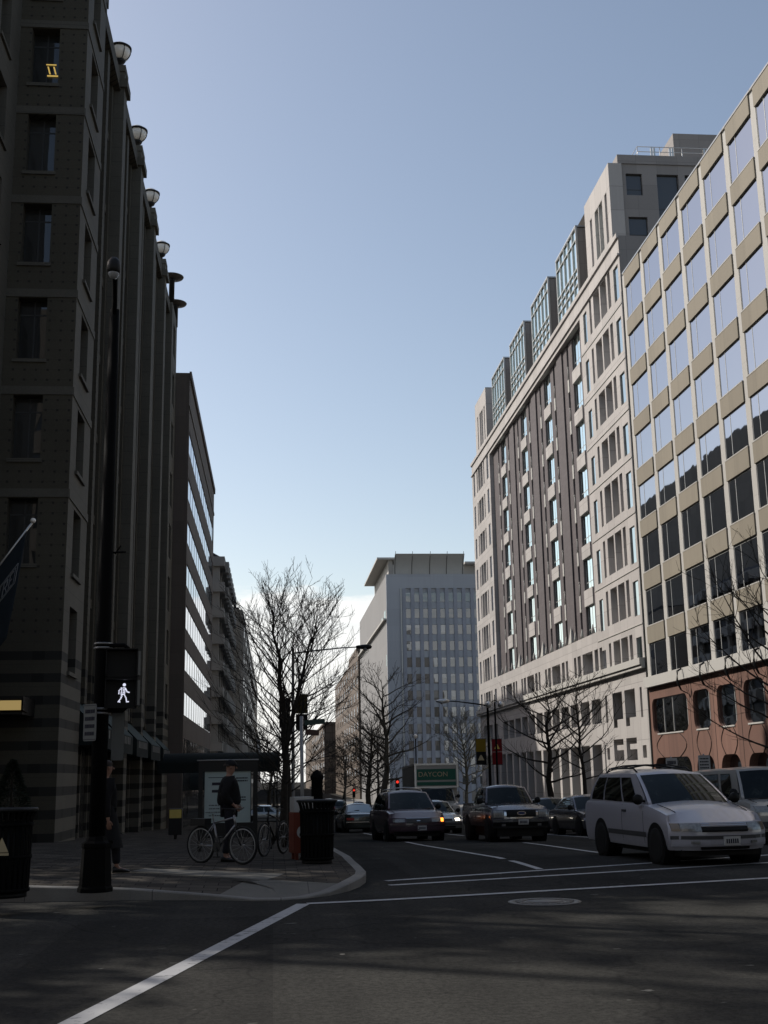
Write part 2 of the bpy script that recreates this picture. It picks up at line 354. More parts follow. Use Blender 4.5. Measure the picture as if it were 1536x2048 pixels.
M=dict(
 asphalt=mat_asphalt(), paving=mat_sidewalk(), ramp=mat_concrete('pale_concrete',(.115,.11,.097),1.6), kerb=mat_concrete('kerb_stone',(.16,.155,.145),1.8),
 walk2=mat_concrete('concrete_walk',(.2,.195,.18),1.5), roadpaint=mat_roadpaint(),
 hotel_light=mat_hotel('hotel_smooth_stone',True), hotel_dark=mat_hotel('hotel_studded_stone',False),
 hotel_brown=plain('bronze_panel',(.055,.048,.042),.6,.3,scale=1.2),
 darkmetal=plain('dark_metal',(.008,.008,.008),.5,.25,scale=6), black=plain('black_plastic',(.006,.006,.006),.55,.2),
 iron=plain('painted_iron',(.004,.004,.004),.8,.06,scale=8,bump=.002),
 grey_metal=plain('galvanised_metal',(.22,.22,.22),.45,.5,.4), alu=plain('aluminium',(.5,.5,.49),.35,.5,.7),
 globe=plain('opal_glass',(.75,.72,.66),.3,.5,var=.05),
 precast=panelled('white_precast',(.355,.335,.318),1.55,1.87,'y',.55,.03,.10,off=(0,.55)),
 precast_shade=panelled('shaded_precast_side',(.22,.205,.195),1.55,1.9,'x',.7,.025,.08),  # darker precast copy: shade on viewer-facing walls put into the colour
 brownwall=panelled('brown_brick_wall',(.095,.083,.084),.8,.35,'y',.75,.02,.1,streak=.1),
 tan=panelled('tan_spandrel',(.20,.178,.138),1.85,50,'y',.8,.02,.08,off=(.2,0),streak=.25),
 whitecol=panelled('white_column',(.37,.36,.335),50,3.5,'y',.8,.02,.06,streak=.12),
 brickp=panelled('red_brick_precast',(.150,.082,.062),3.75,9,'y',.8,.01,.28,off=(.6,0),streak=.55,bump=.006),
 groove=plain('dark_joint',(.05,.035,.03),.9,.1),
 b2stone=panelled('brown_stone',(.10,.082,.07),1.4,1.43,'xy',.8,.02,.12), b3stone=panelled('grey_concrete',(.24,.24,.23),3,2.5,'xy',.8,.02,.1),
 b4stone=panelled('tan_concrete',(.16,.14,.115),2.5,2.5,'xy',.7,.03,.15),
 tower=panelled('pale_tower_panel',(.33,.34,.36),5,3.43,'xy',.85,.03,.05), towerside=panelled('pale_tower_side',(.20,.198,.196),6,3.43,'y',.9,.03,.05),
 towerfin=plain('tower_fin',(.24,.25,.285),.5,.4,scale=.3), towersp=plain('tower_spandrel',(.34,.355,.38),.5,.4,scale=.3),
 brownfar=panelled('brown_far_stone',(.12,.095,.075),3,3.5,'xy',.6,.4,.15),
 roofdark=plain('dark_roof',(.03,.03,.032),.8,.2,scale=.5),
 glass=glassy('office_pane',base=.42,wave=.004,refl=(.50,.515,.56)), glass2=glassy('sky_pane',(.05,.07,.07),.42,.008,refl=(.62,.7,.7)), glass3=glassy('roof_pane',(.06,.08,.08),.62,.006,refl=(.88,1,.98)), glassd=glassy('dark_pane',(.012,.012,.011),.05,.01,refl=(.5,.52,.55)),
 glassm=glassy('shaded_pane',(.07,.062,.05),.10,.006), glass_b2=glassy('ribbon_pane',(.02,.02,.02),.45,.003),
 tower_glass=glassy('tower_pane',(.05,.05,.045),.07,.01,blind=True),
 mullion=plain('pale_mullion',(.42,.42,.40),.4,.4,.3), mulldark=plain('dark_mullion',(.03,.03,.03),.5,.4),
 awning=plain('teal_canvas',(.034,.05,.052),.85,.2,scale=5), awning_dark=plain('dark_canvas',(.012,.016,.016),.85,.15),
 tyre=plain('tyre_rubber',(.012,.012,.012),.85,.2,scale=10), rim=plain('wheel_alloy',(.28,.28,.28),.35,.5,.6), hub=plain('dirty_hubcap',(.09,.09,.088),.5,.4,.4),
 p_white=paint('white_paint',(.31,.31,.35)), p_purple=paint('plum_paint',(.030,.007,.018),.0,.45,.1), p_dgrey=paint('graphite_paint',(.045,.045,.06),.3,.24),
 p_dark=paint('dark_blue_paint',(.014,.02,.028),.2,.22), p_silver=paint('silver_paint',(.25,.27,.28),.5,.25), p_cream=paint('cream_paint',(.28,.28,.27)),
 p_dgreen=paint('dark_green_paint',(.010,.018,.016),.2,.22),
 carglass=glassy('car_window',(.010,.013,.013),.0,.0005,.02,refl=(.30,.335,.335),inside=True), trim=plain('grey_trim',(.05,.05,.052),.6,.3), chrome=plain('chrome',(.55,.55,.55),.15,.5,.95,var=.05),
 lamp=plain('headlamp_glass',(.22,.22,.21),.12,.6,.3,var=.4,scale=25), cornerlens=plain('corner_lens',(.16,.13,.10),.15,.5), amber=plain('amber_lens',(.4,.12,.01),.2,.5), redlens=plain('red_lens',(.25,.01,.01),.2,.5),
 plate=plain('plate_face',(.42,.42,.42),.5,.3), ink=plain('dark_ink',(.02,.02,.03),.7,.2), signface=plain('pale_sign',(.35,.36,.36),.55,.3,scale=8),
 signgrey=plain('sign_back',(.075,.08,.08),.5,.4), signgreen=plain('green_sign',(.012,.035,.028),.5,.3), signbrown=plain('brown_sign',(.05,.022,.015),.5,.3),
 white=plain('white_enamel',(.36,.36,.35),.5,.4), yellow=plain('yellow_enamel',(.55,.42,.10),.5,.4), bannery=plain('yellow_banner',(.17,.115,.014),.8,.1), bannerk=plain('black_banner',(.012,.012,.012),.85,.1),
 bannerr=plain('red_banner',(.14,.012,.016),.8,.1), bannercream=plain('cream_print',(.4,.34,.22),.8,.1), orange=plain('orange_red_enamel',(.12,.022,.010),.5,.4),
 green_ad=plain('green_panel',(.009,.085,.055),.5,.3), flag=plain('slate_flag',(.018,.024,.030),.8,.15), flagtrim=plain('silver_print',(.2,.21,.22),.7,.2),
 coat=plain('black_cloth',(.010,.010,.011),.9,.15,scale=20), trousers=plain('dark_trousers',(.014,.014,.018),.9,.15,scale=20), skin=plain('skin',(.22,.12,.085),.55,.4,scale=20,var=.08),
 hair=plain('dark_hair',(.02,.015,.012),.7,.3,scale=30), shoe=plain('dark_shoe',(.008,.008,.008),.4,.4), blond=plain('fair_hair',(.4,.26,.15),.7,.3),
 bark=mat_bark('bark',(.028,.024,.02)), bark2=mat_bark('grey_bark',(.055,.05,.042)), bark3=mat_bark('pale_twig_bark',(.13,.125,.10)), barkfar=mat_bark('far_bark',(.05,.042,.033)),
 shrub=plain('dark_needles',(.012,.018,.01),.8,.2,scale=30), pot=plain('planter',(.05,.045,.04),.8,.2),
 walk=mat_emit('walk_signal',(.8,.82,1),1.0), visor_lit=plain('lit_visor_side',(.13,.13,.12),.4), bannerdim=plain('olive_banner',(.05,.04,.01),.8,.1), litstrip=mat_emit('lit_strip',(1,.72,.28),.30), roomlight=mat_emit('room_light',(1,.68,.18),.55), hl=mat_emit('lit_headlamp',(1,.9,.75),9), ind=mat_emit('lit_indicator',(1,.25,.03),4), tl=mat_emit('lit_tail_lamp',(1,.08,.02),2.5), redsig=mat_emit('red_signal',(1,.05,.03),1.0),
 poster=plain('poster_paper',(.26,.32,.32),.5,.35,var=.05), bikeframe=plain('silver_bike_frame',(.2,.2,.21),.3,.5,.7), lens=plain('lamp_lens',(.28,.29,.30),.12,.6,var=.05),
 manhole=plain('cast_iron_lid',(.06,.057,.053),.5,.5,.3,scale=14,var=.4,bump=.01), cope=plain('metal_coping',(.6,.57,.5),.16,.6,.9,var=.08),
)
# ---------------------------------------------------------------- ground
def g(y):
    if y<24: return 0.
    if y<75: return -.03*(y-24)
    if y<260: return -1.53-.018*(y-75)
    return -4.86
LX,RX=1.5,13.6          # kerb lines
def zl(x,y): return g(y)+.13+.018*min(max(LX-x,0),9)
def zr(x,y): return g(y)+.14+.012*min(max(x-RX,0),11)
ys=[-60,-20,-5]+[i*1.5 for i in range(0,17)]+[26+i*2.5 for i in range(0,36)]+[120+i*10 for i in range(0,15)]+[300,400,600,1000,1600]
xs=[-900,-300,-80,-30,-10,-4,0,4,8,12,16,20,26,60,150,400,1200]
m=MB(); m.grid([[(x,y,g(y)) for x in xs] for y in ys],smooth=True)
tag(m.build('road',M['asphalt']),kind='structure')
# left pavement with a rounded, dropped corner
out=[(-40,18.6),(-20,18.25),(-8,18.05),(-3.8,17.93),(-2.0,17.75),(-.8,17.42),(-.3,17.2),(.1,17.12),(.45,17.3),(.8,17.65),(1.1,18.2),(1.32,18.9),(1.46,19.6),(1.52,20.3),(1.52,21.5)]
out+=[(LX,y) for y in (23,24,27,30,35,40,45,50,56,62,68,75,80,85,90,96,102,110,118,126,135,150,170,200,230,260,300)]
drop=lambda x,y: .16 if (-.9<x<1.0 and y<18.4) else 1.
def inner(d):
    r=[]
    for i,(x,y) in enumerate(out):
        a=out[max(i-1,0)]; b=out[min(i+1,len(out)-1)]
        t=Vector((b[0]-a[0],b[1]-a[1])).normalized(); r.append((x-t.y*d,y+t.x*d))
    return r
in1=inner(.17); in2=inner(1.3)
def zk(x,y,f): return g(y)+(zl(x,y)-g(y))*f
fs=[drop(*p) for p in out]
fs=[(fs[max(i-1,0)]+2*fs[i]+fs[min(i+1,len(fs)-1)])/4 for i in range(len(fs))]
kerb=MB(); kerb.grid([[(x,y,g(y)-.1) for x,y in out],[(x+.0,y,zk(x,y,f)-.015) for (x,y),f in zip(out,fs)],[(x*.9+a*.1,y*.9+b*.1,zk(x,y,f)) for (x,y),(a,b),f in zip(out,in1,fs)],[(x,y,zk(x,y,f)) for (x,y),f in zip(in1,fs)]],smooth=False)
tag(kerb.build('kerb',M['kerb']),kind='structure')
pv=MB(); rp=MB()
for i in range(len(out)-1):
    A,B,Cc,D=in1[i],in1[i+1],in2[i+1],in2[i]; f0,f1=fs[i],fs[i+1]
    tgt=rp if max(f0,f1)<.95 and out[i][1]<18.6 and out[i][0]>-1.2 else pv
    tgt.quad((A[0],A[1],zk(*A,f0)),(B[0],B[1],zk(*B,f1)),(Cc[0],Cc[1],zl(*Cc)),(D[0],D[1],zl(*D)))
ii=[i for i,p in enumerate(out) if p[1]>21.4][0]
corner=[(x,y) for x,y in in2[:ii+1]]
cpt=(-4.5,22.5)
for i in range(len(corner)-1):
    a,b=corner[i],corner[i+1]
    mid=lambda p:(p[0]*.5+cpt[0]*.5,p[1]*.5+cpt[1]*.5)
    ma,mb_=mid(a),mid(b)
    P=lambda p:(p[0],p[1],zl(*p))
    tgt=rp if (-.6<a[0]<1.0 and a[1]<19.6) else pv
    tgt.quad(P(a),P(b),P(mb_),P(ma)); pv.add([P(ma),P(mb_),P(cpt)],[(0,1,2)])
yy=[22.8]+[p[1] for p in in2 if p[1]>22.9]
a0=in2[ii]
P=lambda x,y:(x,y,zl(x,y))
pv.add([P(*cpt),P(*a0),P(in2[ii+1][0],in2[ii+1][1]),P(-4.5,in2[ii+1][1])],[(0,1,2,3)])
pv.add([P(-41,20),P(*cpt),P(-4.5,in2[ii+1][1]),P(-41,in2[ii+1][1])],[(0,1,2,3)])
xs2=[-41,-20,-8,-4.5,-1.5,in2[ii+1][0]]
rows=[[P(x if x<.1 else LX-1.3,p[1]) for x in xs2] for p in in2[ii+1:]]
pv.grid(rows,smooth=False)
tag(pv.build('pavement',M['paving']),kind='structure')
tag(rp.build('kerb_ramp',M['ramp']),kind='structure')
# right pavement
yr=[27,28,30,34,38,44,50,56,62,68,75,82,90,100,110,125,140,160,190,225,260,300,340]
k2=MB(); k2.grid([[(RX,y,g(y)-.1) for y in yr],[(RX,y,zr(RX,y)-.01) for y in yr],[(RX+.03,y,zr(RX,y)) for y in yr],[(RX+.2,y,zr(RX+.2,y)) for y in yr]],smooth=False)
k2.quad((RX,27,-.1),(RX,27,zr(RX,27)),(60,27,zr(60,27)),(60,27,-.1))
tag(k2.build('kerb_far_side',M['kerb']),kind='structure')
p2=MB(); p2.grid([[(x,y,zr(x,y)) for x in (RX+.2,16,20,24.6,30,60)] for y in yr],smooth=False)
tag(p2.build('pavement_far_side',M['walk2']),kind='structure')
# road markings: painted strips 4 mm above the road
def strip(mb,pts,w,dz=.004,n=8):
    L=[]
    for (a,b) in zip(pts[:-1],pts[1:]):
        for k in range(n): L.append(tuple(a[j]+(b[j]-a[j])*k/n for j in(0,1)))
    L.append(pts[-1]); rows=[]
    for i,p in enumerate(L):
        a,b=L[max(i-1,0)],L[min(i+1,len(L)-1)]; t=Vector((b[0]-a[0],b[1]-a[1])).normalized()
        ww=w*(1+.06*mnoise.noise((p[0]*1.7,p[1]*1.7,0)))/2
        rows.append([(p[0]-t.y*ww,p[1]+t.x*ww,g(p[1])+dz),(p[0]+t.y*ww,p[1]-t.x*ww,g(p[1])+dz)])
    mb.grid(rows,smooth=False)
def marking(name,pts,w,dz=.004):
    mb=MB(); strip(mb,pts,w,dz); return tag(mb.build(name,M['roadpaint']),kind='structure')
marking('crosswalk_line',[(-2.23,5.5),(-1.40,9.0),(.40,16.6)],.185)
marking('crosswalk_line',[(.45,16.58),(1.5,16.78),(7.6,18.48),(13.4,20.1)],.17,.008)
marking('crosswalk_line',[(1.78,19.0),(6.35,20.63),(13.2,23.05)],.16)
marking('stop_line',[(1.8,19.8),(6.27,21.85),(13.3,25.05)],.16)
marking('lane_line',[(4.32,40),(4.31,35.67),(4.65,21.3)],.13,.008)
marking('lane_line',[(7.4,36),(7.34,32.96),(7.1,27.0),(7.0,24.6)],.13)
marking('lane_line',[(4.4,60),(4.4,50)],.13); marking('lane_line',[(7.5,58),(7.5,48)],.13); marking('lane_line',[(10.6,60),(10.6,34)],.13)
def manhole(x,y,r,label):
    t=thing('manhole_cover',label,'manhole cover',(x,y,g(y)))
    a=MB(); a.lathe((0,0,0),[(r,.001),(r,.006),(r-.09,.008),(r-.09,.002),(r-.1,.002)],32); a.build('rim',M['manhole'],t,True)
    b=MB(); b.lathe((0,0,0),[(r-.11,.003),(r-.11,.010),(r*.6,.010),(r*.6,.006),(r*.5,.006),(r*.5,.010),(.05,.010)],32)
    for k in range(16):
        q=k*math.pi/8; b.obox((math.cos(q)*r*.7,math.sin(q)*r*.7,.011),(.05,.02,.003),Matrix.Rotation(q,3,'Z'))
    b.build('lid',M['manhole'],t,True); return t
manhole(3.54,16.02,.48,'round iron manhole cover in the asphalt just short of the crosswalk line')
# ---------------------------------------------------------------- facade tools
def plane(axis,c,sgn):
    """local (u,v,n) -> world; n points out of the wall"""
    if axis=='x': return lambda u,v,n=0.: (c+sgn*n,u,v)
    return lambda u,v,n=0.: (u,c+sgn*n,v)
def wall_holes(mb,P,u0,u1,v0,v1,holes,depth):
    us=sorted({u0,u1,*[h[0] for h in holes],*[h[1] for h in holes]}); vs=sorted({v0,v1,*[h[2] for h in holes],*[h[3] for h in holes]})
    us=[u for u in us if u0-1e-6<=u<=u1+1e-6]; vs=[v for v in vs if v0-1e-6<=v<=v1+1e-6]
    for a,b in zip(us[:-1],us[1:]):
        run=None
        for c,d in zip(vs[:-1],vs[1:]):
            mu,mv=(a+b)/2,(c+d)/2
            if any(h[0]<mu<h[1] and h[2]<mv<h[3] for h in holes):
                if run: mb.quad(P(a,run[0]),P(b,run[0]),P(b,run[1]),P(a,run[1])); run=None
            else: run=(run[0],d) if run else (c,d)
        if run: mb.quad(P(a,run[0]),P(b,run[0]),P(b,run[1]),P(a,run[1]))
    for h in holes:
        a,b,c,d=h[:4]; e=h[4] if len(h)>4 else depth
        for q in (((a,c),(b,c)),((b,c),(b,d)),((b,d),(a,d)),((a,d),(a,c))):
            mb.quad(P(*q[0]),P(*q[1]),P(*q[1],-e),P(*q[0],-e))
_wm={}
def pane_mesh(axis,w,h,mat,bars=(),barmat=None,t=.006):
    """one window: pane plus its glazing bars, in local coordinates centred on the opening"""
    key=(axis,round(w,2),round(h,2),mat.name,tuple(bars))
    if key not in _wm:
        m=MB(); P=(lambda u,v,n:(n,u,v)) if axis[0]=='x' else (lambda u,v,n:(u,n,v))
        s=1 if axis.endswith('+') else -1
        m.quad(P(-w/2,-h/2,0),P(w/2,-h/2,0),P(w/2,h/2,0),P(-w/2,h/2,0))
        fm=MB()
        for kind,pos,bw in bars:
            if kind=='v': a=(pos*w-w/2-bw/2,pos*w-w/2+bw/2,-h/2,h/2)
            else: a=(-w/2,w/2,pos*h-h/2-bw/2,pos*h-h/2+bw/2)
            p=P(a[0],a[2],s*.002); q=P(a[1],a[3],s*(.004+t)); fm.box(*sum(zip(p,q),()))
        _wm[key]=(m.mesh('window',mat,recalc=False),fm.mesh('mullion',barmat) if bars else None)
    return _wm[key]
class Bank:
    """collects windows; the 100 that show largest become parts, the rest one part"""
    def __init__(s,parent): s.p=parent; s.w=[]
    def add(s,axis,c,w,h,mat,bars=(),barmat=None,name='window'):
        bars=tuple(bars)+((('h',.988,.03),) if len(bars)>1 and not any(b[0]=='h' for b in bars) else ()); d=Vector(c)-Vector((0,0,1.65)); n=Vector((1,0,0)) if axis[0]=='x' else Vector((0,1,0))
        s.w.append((abs(d.normalized().dot(n))*w*h/d.length_squared,axis,c,w,h,mat,bars,barmat,name))
    def flush(s,limit=100):
        s.w.sort(key=lambda a:-a[0]); o=wloc(s.p)
        for k,(_,axis,c,w,h,mat,bars,barmat,name) in enumerate(s.w[:limit]):
            a,b=pane_mesh(axis,w,h,mat,bars,barmat)
            ob=link(name,a,s.p,Vector(c)-o)
            if b: link('mullion',b,ob)
        rest=s.w[limit:]
        if rest:
            m=MB()
            for _,axis,c,w,h,*_r in rest:
                P=(lambda u,v:(c[0],c[1]+u,c[2]+v)) if axis[0]=='x' else (lambda u,v:(c[0]+u,c[1],c[2]+v))
                m.quad(P(-w/2,-h/2),P(w/2,-h/2),P(w/2,h/2),P(-w/2,h/2))
            ob=m.build('distant_windows',rest[0][5],s.p,recalc=False); ob['kind']='stuff'

# ================================================================ glass and tan office, right
XR=24.
B=thing('office_building','glass office block with tan spandrels, white columns and a red brick base','building',(XR,55,g(55)))
P=plane('x',XR,-1); Y0,Y1=33.6,75.1
cols=[74.55-3.72*k for k in range(12)]; cols=[74.62]+[70.67-3.72*k for k in range(11)]
sp=[(35.2,34.12),(31.68,30.6),(28.13,27.07),(24.66,23.5),(21.2,20.0),(17.75,16.53),(14.3,13.03),(10.8,9.58)]
sh=MB(); sh.box(XR+.14,XR+20,Y0,Y1,6.9,34.9); sh.build('core_wall',M['roofdark'],B)
cm=MB()
for y in cols:
    cm=MB(); cm.box(XR-.025,XR+.3,y-.31,y+.31,7.5,35.16); cm.build('column',M['whitecol'],B)

spm={}
for i,(a,b) in enumerate(zip(cols[:-1],cols[1:])):
    w=a-b-.60; key=round(w,2)
    if key not in spm:
        s=MB(); s.box(-.10,.2,-w/2,w/2,-.57,.5)
        e=MB(); e.box(-.115,.2,-w/2-.01,w/2+.01,.502,.56)
        spm[key]=(s.mesh('spandrel',M['tan']),e.mesh('spandrel_cap',M['whitecol']))
    for t_,b_ in sp:
        o=link('spandrel',spm[key][0],B,Vector((XR,(a+b)/2,(t_+b_)/2))-wloc(B)); link('spandrel_cap',spm[key][1],o)
    c=MB(); c.box(XR-.13,XR+.4,b+.012,a-.012,35.17,35.27); c.build('coping',M['cope'],B)
bank=Bank(B); zs=[(sp[i+1][0],sp[i][1]) for i in range(7)]+[(7.5,9.58)]
for a,b in zip(cols[:-1],cols[1:]):
    for lo,hi in zs:
        bank.add('x-',(XR+.012,(a+b)/2,(lo+hi)/2),a-b-.60,hi-lo,M['glass'],(('v',.7,.05),('v',.011,.04),('v',.989,.04)),M['mullion'])
bank.flush()
wb=MB(); wb.box(XR-.32,XR+.4,Y0,Y1,6.85,7.5); wb.build('white_band',M['whitecol'],B)
# brick base with rounded windows: panel outline holes made of polygons
def rrect(u0,u1,v0,v1,r,n=6):
    p=[]
    for cu,cv,q in ((u1-r,v1-r,0),(u0+r,v1-r,90),(u0+r,v0+r,180),(u1-r,v0+r,270)):
        for k in range(n+1):
            a=R(q+90*k/n); p.append((cu+r*math.cos(a),cv+r*math.sin(a)))
    return p
def panel_with_hole(mb,P,u0,u1,v0,v1,hole,depth):
    """ring of quads between the rectangle and a star-shaped hole outline, plus the reveal"""
    cu=sum(p[0] for p in hole)/len(hole); cv=sum(p[1] for p in hole)/len(hole)
    def edge(p):
        d=(p[0]-cu,p[1]-cv); t=1e9
        if d[0]>1e-9: t=min(t,(u1-cu)/d[0])
        if d[0]<-1e-9: t=min(t,(u0-cu)/d[0])
        if d[1]>1e-9: t=min(t,(v1-cv)/d[1])
        if d[1]<-1e-9: t=min(t,(v0-cv)/d[1])
        return (cu+d[0]*t,cv+d[1]*t)
    n=len(hole)
    cor=[(u0,v0),(u1,v0),(u1,v1),(u0,v1)]
    for i in range(n):
        a,b=hole[i],hole[(i+1)%n]; ea,eb=edge(a),edge(b)
        pts=[a,b,eb]
        more=[]
        for c in cor:   # keep the rectangle's corners
            ang=lambda p:math.atan2(p[1]-cv,p[0]-cu)
            x,y,z=ang(a),ang(b),ang(c)
            d1=(y-x)%(2*math.pi); d2=(z-x)%(2*math.pi)
            if 1e-6<d2<d1-1e-6: more.append((-d2,c))
        pts+=[c for _,c in sorted(more)]+[ea]
        mb.poly([P(*q) for q in pts])
        mb.quad(P(*a),P(*b),P(*b,-depth),P(*a,-depth))
bp=MB(); zb=g(60)-1.6
segs=[(67.6,75.05)]+[(67.6-3.78*(k+1),67.6-3.78*k) for k in range(9)]
for i,(a,b) in enumerate(segs):
    cu=(a+b)/2; hw=(3.3 if i==0 else 1.36)
    panel_with_hole(bp,P,a+.02,b-.02,3.1,6.84,rrect(cu-hw,cu+hw,3.93,6.1,.55),.16)
    panel_with_hole(bp,P,a+.02,b-.02,zb,3.1,rrect(cu-hw-.05,cu+hw+.05,zb+.05,2.45,.8),.5)
    o=MB(); o.poly([P(u,v,-.14) for u,v in rrect(cu-hw-.02,cu+hw+.02,3.9,6.12,.55)]); w_=o.build('rounded_window',M['glassd'],B,recalc=False)
    mm=MB()
    for f in ((.3,.56,.95) if i==0 else (.86,)):
        y=cu+hw-f*2*hw; q=P(y-.03,4.0,-.13); r_=P(y+.03,6.05,-.10); mm.box(*sum(zip(q,r_),()))
    mm.build('mullion',M['mullion'],B)
    o=MB(); o.poly([P(u,v,-.45) for u,v in rrect(cu-hw-.07,cu+hw+.07,zb+.02,2.47,.8)]); o.build('arched_doorway',M['glassd'],B,recalc=False)
    s=MB(); s.box(*sum(zip(P(cu-hw*.72,3.86,.0),P(cu+hw*.72,3.94,.05)),())); s.build('window_sill',M['whitecol'],B)
    # bowed joint lines between window and doorway
    for sg in (-1,1):
        gv=MB(); q=[P(cu+sg*(hw*.45+hw*.38*math.sin(math.pi*k/10)),2.45+(3.86-2.45)*k/10,.008) for k in range(11)]
        gv.tube(q,.03,6); gv.build('curved_joint',M['groove'],B)
    gv=MB(); gv.box(*sum(zip(P(a-.03,zb,-.05),P(a+.03,6.84,.006)),())); gv.build('panel_joint',M['groove'],B)
    bk=MB(); bk.tube([P(a,7.45,.36),P(a,7.3,.62),P(a,6.7,.66),P(a,6.2,.45)],[.05,.07,.08,.05],8); bk.tube([P(a,6.2,.45),P(a,6.0,.05)],.03,6); bk.build('wall_bracket',M['darkmetal'],B)
bp.build('brick_base',M['brickp'],B,recalc=False)
bb=MB(); bb.box(XR+.55,XR+20,Y0,Y1,zb,6.84); bb.build('base_core',M['roofdark'],B)
dp=MB(); dp.box(XR-.05,XR+.5,75.06,75.3,-3,34.2); dp.build('corner_joint',M['darkmetal'],B)

# ================================================================ white precast office, right
W=thing('office_building','white precast office with a brown brick recess and glass boxes on its roof','building',(XR,107,g(107)))
bank=Bank(W); Yb0,Yb1,Yr0,Yr1=75.36,138.8,86.5,126.9
rows=[(34.2,36.9),(30.25,33.0),(26.6,29.0),(22.92,25.3),(19.2,21.9),(15.4,18.1),(11.88,14.4),(8.95,10.65)]
holes=[];ZB=g(107)-1.2
def win(y0,y1,z0,z1,mat,bars=(),d=.3,bm=None,name='window'):
    holes.append((y0,y1,z0,z1,d+.02)); bank.add('x-',(XR+d,(y0+y1)/2,(z0+z1)/2),y1-y0,z1-z0,M[mat],bars,bm or M['mulldark'],name)
for z0,z1 in rows:
    for k,(a,b,mt,d) in enumerate([(84.45,85.45,'glass2',.1),(83.05,83.6,'glassm',.55),(80.78,82.42,'glassm',.75),(78.92,80.5,'glassm',.75),(77.86,78.54,'glassm',.55),(75.85,77.03,'glass2',.1)]):
        if k in (0,5): win(a,b,z0-.15,z1-.35,mt,(),d)
        else: win(a,b,z0,z1,mt,(('h',.5,.05),) if k in(2,3) else (),d)
    for a,b,mt,d in [(136.8,137.8,'glass2',.1),(134.9,135.5,'glassm',.5),(133.1,134.5,'glassm',.7),(131.5,132.9,'glassm',.7),(130.4,131.0,'glassm',.5),(127.8,128.9,'glass2',.1)]:
        win(a,b,z0,z1,mt,(),d)
bays=[89.62,100.05,110.45,120.9]
for c in bays:
    win(c-1.5,c+1.5,8.8,10.6,'glassm',(('v',.25,.05),('v',.75,.05)),.6)
    for s in(-1,1):
        a=c+s*2.55; win(a-.5,a+.5,8.8,10.6,'glassm',(),.6); a=c+s*3.85; win(a-.36,a+.36,8.8,10.6,'glassm',(),.6)
for k in range(12): a=87.9+k*3.24; win(a-1.28,a+1.28,5.15,6.95,'glassm',(('v',.5,.05),),.7)
def dump(holes_): return holes_
# near block, lower storeys: stepped openings and small squares
for a,b in ((81.1,83.45),(78.1,80.5)):
    win(a,b,5.2,7.08,'glassm',(),.7); win(a+(b-a)*.62,b,4.66,5.2,'glassm',(),.7)
win(84.85,85.4,5.1,7.05,'glassm',(),.5); win(76.55,77.0,5.1,7.05,'glassm',(),.5)
for a,b in ((81.4,83.8),(78.3,80.7)):
    win(a,b,2.38,3.86,'glassm',(),.6)
win(84.9,85.6,2.5,3.3,'glassm',(),.5); win(76.3,77.1,2.5,3.3,'glassm',(),.5)
for k in range(3): a=129.0+k*3.2; win(a-1.1,a+1.1,5.15,6.95,'glassm',(),.7); win(a-1.1,a+1.1,ZB+1.6,3.6,'glassm',(),.7)
# colonnade along the pavement
holes.append((86.8,126.6,ZB+.2,3.62,1.9))
wl=MB()
recess=(Yr0,Yr1,11.85,36.65,.5)
wall_holes(wl,P,Yb0,Yb1,ZB,38.5,holes+[recess],.3)
wl.box(XR+.02,XR+24,Yb0+.0,Yb0+.01,0,.01)
wl.build('facade',M['precast'],W,recalc=False)
gq=MB()
for a,b in ((81.4,83.8),(78.3,80.7)): gq.box(XR-.0,XR+.5,a,a+(b-a)*.66,3.1,3.45)
gq.build('stepped_panel',M['precast'],W)
ends=MB(); ends.box(XR+.02,XR+24,Yb0+.03,Yb0+.4,34,38.49); ends.box(XR+.02,XR+24,Yb1-.4,Yb1-.03,ZB,38.49); ends.box(XR+2,XR+24,Yb0+.4,Yb1-.4,38.2,38.45); ends.build('end_wall',M['precast_shade'],W)
colm=MB()
for k in range(13): y=86.35+k*3.36; colm.box(XR-.08,XR+.55,y-.36,y+.36,ZB,3.61)
colm.build('pilasters',M['precast'],W)
bk=MB(); bk.quad(*[P(u,v,-1.85) for u,v in ((86.6,ZB),(126.8,ZB),(126.8,3.7),(86.6,3.7))]); bk.build('shopfront',M['glassm'],W,recalc=False)
bars=MB()
for k in range(26): y=86.9+k*1.6; bars.box(XR+1.76,XR+1.83,y,y+.08,ZB+.2,3.6)
bars.box(XR+1.74,XR+1.83,86.7,126.7,1.1,1.3); bars.build('shopfront_bars',M['mulldark'],W)
lg=MB(); lg.box(XR-.42,XR+.02,Yb0-.03,Yb1+.3,8.42,8.86); lg.box(XR-.3,XR+.02,Yb0-.03,Yb1+.3,8.2,8.42); lg.build('ledge',M['whitecol'],W)
for z,h in ((38.3,.35),(37.0,.12)):
    q=MB(); q.box(XR-.14,XR+.02,Yb0-.02,Yb1+.1,z,z+h); q.build('cornice',M['precast'],W)
fl=MB()
for z0,z1 in rows[1:]: fl.box(XR-.05,XR+.0,Yb0,Yr0-.05,z1+.42,z1+.48)
fl.build('string_course',M['whitecol'],W)
